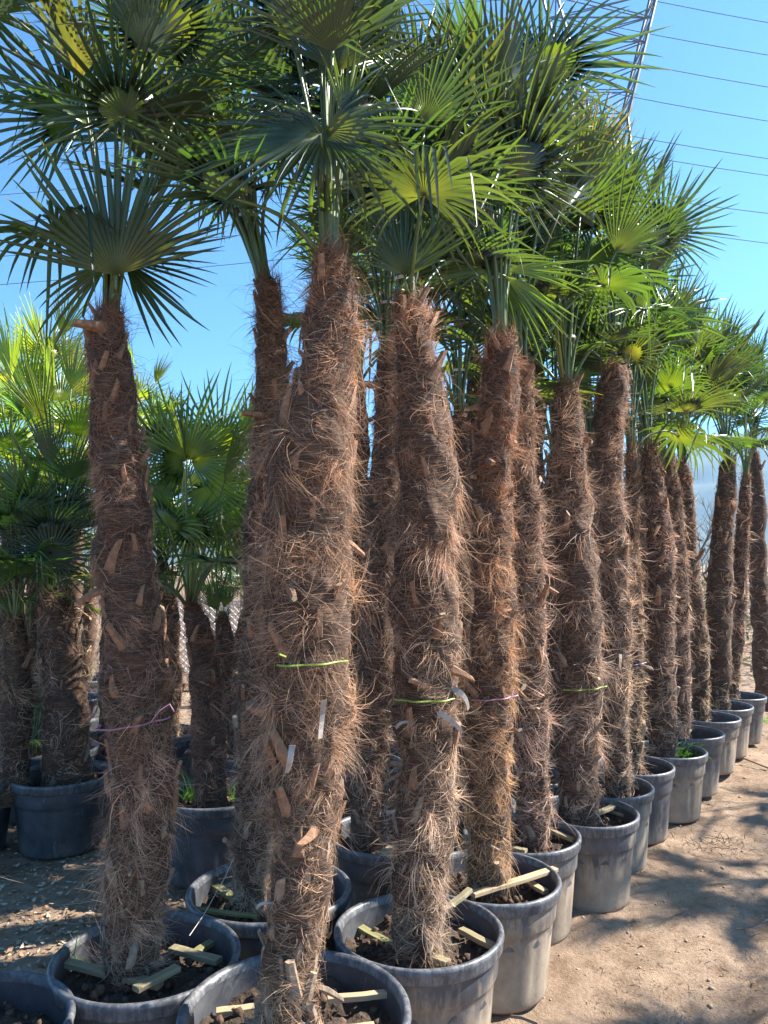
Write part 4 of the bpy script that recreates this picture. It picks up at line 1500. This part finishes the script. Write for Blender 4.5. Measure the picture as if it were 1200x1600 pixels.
# ------------------------------------------------------------------ grass tufts
def grass_tuft(c, n, L, spread, label, tint=(1, 1, 1), bend=.9):
    P0 = np.array(c) + np.concatenate([RNG.normal(size=(n, 2)) * spread, np.zeros((n, 1))], 1)
    D0 = np.concatenate([RNG.normal(size=(n, 2)) * .55, np.ones((n, 1))], 1)
    base = Vector(c)
    P0 -= np.array(c)
    nn = np.tile(np.array([[0, -1.0, 0]]), (n, 1))
    cols = np.ones((n, 3)) * RNG.uniform(.8, 1.3, (n, 1))
    me = strand_mesh('grass_tuft', P0, D0, nn, L * RNG.uniform(.5, 1.2, n), np.full(n, .006), cols, grav=bend, wav=.15, nseg=5, mat='grass')
    o = link('grass_tuft', me, None, base)
    o.color = (*tint, 1)
    tag(o, label, 'grass', 'grass tufts')
    return o


p = at(1064, 1176, z=.37)
grass_tuft((p.x, p.y, .35), 110, .16, .055, 'bright green grass tuft in the pale mud coated pot', (1.2, 1.3, .8), 1.3)
p = at(303, 1245, z=.37)
grass_tuft((p.x, p.y, .35), 60, .16, .035, 'grass tuft left of the trunk in the bluish pot', (.9, 1.0, .8))
p = at(378, 1245, z=.37)
grass_tuft((p.x, p.y, .35), 50, .14, .03, 'grass tuft right of the trunk in the bluish pot', (1.0, 1.1, .8))
p = at(366, 1412, z=.37)
grass_tuft((p.x, p.y, .35), 16, .05, .014, 'tiny green weed among the battens of the pot behind the shaggy palm', (1.0, 1.2, .8))
p = at(1003, 1188, z=.37)
grass_tuft((p.x, p.y, .35), 40, .07, .05, 'short weeds in the clean blue black sixth pot', (.7, .8, .7))
p = at(1192, 1128, z=0)
grass_tuft((p.x, p.y, 0), 60, .12, .07, 'low green weeds on the ground past the last pot', (1.1, 1.2, .8))
p = at(118, 1502, z=.37)
grass_tuft((p.x, p.y, .35), 10, .11, .012, 'few grass blades behind the long yellowish batten', (.9, 1.0, .8))

# dead fan leaf on the path and a few twigs
def twig(name, pts, r, label, cat='twig', mat='bark'):
    m = MB()
    m.tube(pts, r, 5)
    o = m.build(name, MT[mat])
    return tag(o, label, cat)


g = [at(1090, 1170, z=.0), at(1130, 1182, z=.012), at(1165, 1186, z=.010), at(1200, 1200, z=.004)]
twig('twig', g, .006, 'dark curved twig lying on the path by the far pots')
g = [at(1150, 1452, z=.012), at(1175, 1448, z=.02), at(1200, 1437, z=.014)]
twig('twig', g, .004, 'thin twig lying on the path near the lower right edge')
g = [at(798, 1588, z=.012), at(815, 1590, z=.016), at(840, 1600, z=.012)]
twig('twig', g, .006, 'short brown twig on the dirt beside the mud streaked pot')
c = at(1118, 1318, z=.01)
n = 90
P0 = np.array([[c.x, c.y, .02]]) + RNG.normal(size=(n, 3)) * np.array([.10, .07, .004]) - np.array(c)
D0 = np.concatenate([RNG.normal(size=(n, 2)), RNG.uniform(0, .5, (n, 1))], 1)
o = link('dead_fibre_tuft', strand_mesh('dead_fibre_tuft', P0, D0, np.tile([[0, 0, 1.0]], (n, 1)), RNG.uniform(.04, .12, n), np.full(n, .004),
         np.array([[.07, .05, .04]]) * RNG.uniform(.5, 1.5, (n, 1)), .4, .3, 4), None, c)
tag(o, 'dark clump of dead palm fibre lying on the dirt path', 'plant debris')
o['kind'] = 'stuff'

# ------------------------------------------------------------------ wire fence at the back
def wire_fence():
    root = thing('wire_fence', 'grey chain link fence panel glimpsed low between the two nearest trunks', 'fence', (-2.9, 9.6, 0))
    z0, z1, x0, x1 = .35, 1.22, 0, 1.9
    m = MB()
    st = .075
    k = -int((z1 - z0) / st)
    while k * st < x1:
        for sg in (1, -1):
            pts = []
            a = k * st
            xa, xb = a, a + (z1 - z0)
            xs0, xs1 = max(x0, xa), min(x1, xb)
            if xs1 > xs0:
                za, zb = z0 + (xs0 - xa), z0 + (xs1 - xa)
                if sg < 0:
                    za, zb = z1 + z0 - za, z1 + z0 - zb
                m.tube([(xs0, .004 * sg, za), (xs1, .004 * sg, zb)], .0045, 4, False)
        k += 1
    m.build('wire_mesh', MT['zinc'], root)
    for x in (0, .95, 1.9):
        m = MB()
        m.tube([(x, 0, 0), (x, 0, 1.3)], .022, 8)
        m.build('fence_post', MT['zinc'], root)
    m = MB()
    m.tube([(0, 0, z1 + .01), (1.9, 0, z1 + .01)], .014, 6)
    m.build('top_rail', MT['zinc'], root)


wire_fence()

# ------------------------------------------------------------------ bare trees behind
def bare_tree(x, y, h, label, seed, spread=.55, dens=3):
    rg = random.Random(seed)
    root = thing('bare_tree', label, 'tree', (x, y, 0), 'leafless trees in the background')
    mt = MB()
    mb = MB()

    def grow(p, d, L, r, lev):
        n = 4
        pts = [p]
        q = p.copy()
        dd = d.copy()
        for i in range(n):
            dd = (dd + Vector((rg.uniform(-1, 1), rg.uniform(-1, 1), rg.uniform(-.3, .8))) * .16).normalized()
            q = q + dd * L / n
            pts.append(q.copy())
        (mt if lev == 0 else mb).tube(pts, [r * (1 - .6 * i / n) for i in range(n + 1)], 5 if lev < 2 else 3, False)
        if lev >= 4:
            return
        for k in range(dens + (3 if lev < 2 else 2)):
            i = rg.randint(1 if lev else 2, n)
            nd = (dd * .5 + Vector((rg.uniform(-1, 1), rg.uniform(-1, 1), rg.uniform(-.1, 1.1))) * spread * 1.4).normalized()
            grow(pts[i], nd, L * rg.uniform(.45, .68), r * .45, lev + 1)

    grow(Vector((0, 0, -.1)), Vector((0, 0, 1)), h * .42, h * .016, 0)
    mt.build('trunk', MT['bark'], root, smooth=True)
    mb.build('branches', MT['bark'], root)


bare_tree(-4.1, 18, 5.9, 'leafless tree whose fine twigs rise above the spiky fan palm', 1)
bare_tree(-3.1, 15.5, 5.6, 'leafless tree whose twigs show beside the slim leaning palm', 2)
bare_tree(3.4, 17, 5.4, 'leafless bush tree glimpsed between the third and fourth palms', 3)
bare_tree(8.2, 20, 4.6, 'pale leafless tree glimpsed left of the V shaped palm', 4)
bare_tree(1.7, 16, 5.0, 'leafless tree glimpsed right of the foremost palm', 5)

# low scrub closing the view behind the rows
n = 16000
xx = RNG.uniform(-16, 24, n)
yy = np.where(xx > 2.5, 11.0 + 12 * RNG.random(n), 15.5 + 9 * RNG.random(n))
hh = (.9 + .7 * (fbm(np.stack([xx, yy, yy * 0], 1), .35, 4, 3) + .2)) * RNG.random(n) ** .7
P0 = np.stack([xx, yy, np.maximum(hh, .02)], 1)
D0 = np.concatenate([RNG.normal(size=(n, 2)) * .7, RNG.uniform(.1, 1.2, (n, 1))], 1)
pal = np.array([[.16, .13, .09], [.10, .12, .05], [.22, .18, .13], [.07, .10, .04]])[(RNG.random(n) * 4).astype(int)]
link('scrub', strand_mesh('scrub', P0, D0, np.tile([[0, -1.0, 0]], (n, 1)), RNG.uniform(.25, .6, n), RNG.uniform(.012, .05, n), pal, .7, .3, 3, 'fibre'), kind='stuff')

# ------------------------------------------------------------------ power pylon and lines
def pylon():
    Yd = 60.0
    c0 = at(944, 200, Y=Yd)
    root = thing('power_pylon', 'steel lattice power pylon rising behind the palm crowns at the upper right', 'pylon', (c0.x, Yd, 0))
    zw = c0.z            # waist
    zt = zw + 12.5
    wb, ww, wt = 3.6, 1.45, 4.6

    def hw(z):
        if z < zw:
            return wb + (ww - wb) * z / zw
        return ww + (wt - ww) * (z - zw) / (zt - zw)

    def hy(z):
        return hw(z) if z < zw else ww
    lv = list(np.linspace(0, zw, 12)) + list(np.linspace(zw, zt, 7))[1:]
    for sx in (-1, 1):
        for sy in (-1, 1):
            m = MB()
            m.tube([(sx * hw(z), sy * hy(z), z) for z in lv], .13, 4)
            m.build('leg', MT['steel'], root)
    m = MB()
    for a, b in zip(lv[:-1], lv[1:]):
        for s in (-1, 1):
            m.tube([(-hw(a), s * hy(a), a), (hw(b), s * hy(b), b)], .06, 4, False)
            m.tube([(hw(a), s * hy(a), a), (-hw(b), s * hy(b), b)], .06, 4, False)
            m.tube([(s * hw(a), -hy(a), a), (s * hw(b), hy(b), b)], .06, 4, False)
            m.tube([(s * hw(a), hy(a), a), (s * hw(b), -hy(b), b)], .06, 4, False)
            m.tube([(-hw(b), s * hy(b), b), (hw(b), s * hy(b), b)], .055, 4, False)
            m.tube([(s * hw(b), -hy(b), b), (s * hw(b), hy(b), b)], .055, 4, False)
    m.build('bracing', MT['steel'], root)
    for zz_, L in ((zw - 9, 2.6), (zw - 3.5, 3.0), (zw + 6.2, 2.4)):
        for s in (-1, 1):
            x0 = s * hw(zz_)
            x1 = s * (hw(zz_) + (L if s < 0 else .0))
            if abs(x1 - x0) < .1:
                continue
            m = MB()
            for sy in (-1, 1):
                m.tube([(x0 * .2, sy * hy(zz_), zz_), (x1, 0, zz_)], .08, 4)
                m.tube([(x0, sy * hy(zz_ + 1.3), zz_ + 1.3), (x1, 0, zz_)], .07, 4)
            for q in (.33, .66):
                m.tube([(x0 + (x1 - x0) * q, 0, zz_ + 1.3 * (1 - q)), (x0 + (x1 - x0) * q, 0, zz_)], .05, 4)
            m.build('cross_arm', MT['steel'], root)
            m = MB()
            for q in range(7):
                m.tube([(x1, 0, zz_ - .1 - q * .18), (x1, 0, zz_ - .22 - q * .18)], [.14, .05], 8)
            m.build('insulator', MT['steel'], root)


pylon()
LINES = [  # left y at px 0, y at the pylon, y at px 1200
    (22, -12, 26), (5, 42, 76), (208, 92, 126), (232, 146, 179), (290, 208, 237), (335, 236, 263), (386, 301, 321), (430, 346, 368)]
names = ['uppermost', 'second', 'third', 'fourth', 'fifth', 'sixth', 'second lowest', 'lowest']
for i, (yl, ym, yr) in enumerate(LINES):
    A, B, C_ = at(-40, yl + (yl - ym) * .04, Y=66), at(960, ym, Y=60), at(1240, yr + 3, Y=58)
    m = MB()
    pts = []
    # beyond the frame each span goes on
    A2 = A + (A - B) * .6
    C2 = C_ + (C_ - B) * 2.0
    for t in np.linspace(0, 1, 16):
        p = A2.lerp(B, t)
        p.z -= 4 * t * (1 - t) * .9
        pts.append(p)
    for t in np.linspace(0, 1, 12)[1:]:
        p = B.lerp(C2, t)
        p.z -= 4 * t * (1 - t) * .8
        pts.append(p)
    m.tube(pts, .030, 5)
    o = m.build('power_line', MT['wire'])
    tag(o, names[i] + ' of the thin power cables crossing the blue sky', 'power cable', 'power cables across the sky')

# ------------------------------------------------------------------ haze
def haze():
    M = bpy.data.materials.new('haze')
    M.use_nodes = True
    nt = M.node_tree
    nt.nodes.clear()
    out = nt.nodes.new('ShaderNodeOutputMaterial')
    v = nt.nodes.new('ShaderNodeVolumePrincipled')
    v.inputs['Color'].default_value = (.36, .66, 1, 1)
    v.inputs['Density'].default_value = .0004
    v.inputs['Anisotropy'].default_value = .35
    nt.links.new(v.outputs[0], out.inputs['Volume'])
    m = MB()
    m.box((0, 200, 95), 4400, 4400, 195)
    m.build('haze', M, kind='stuff')


USE_HAZE = True
if USE_HAZE:
    haze()
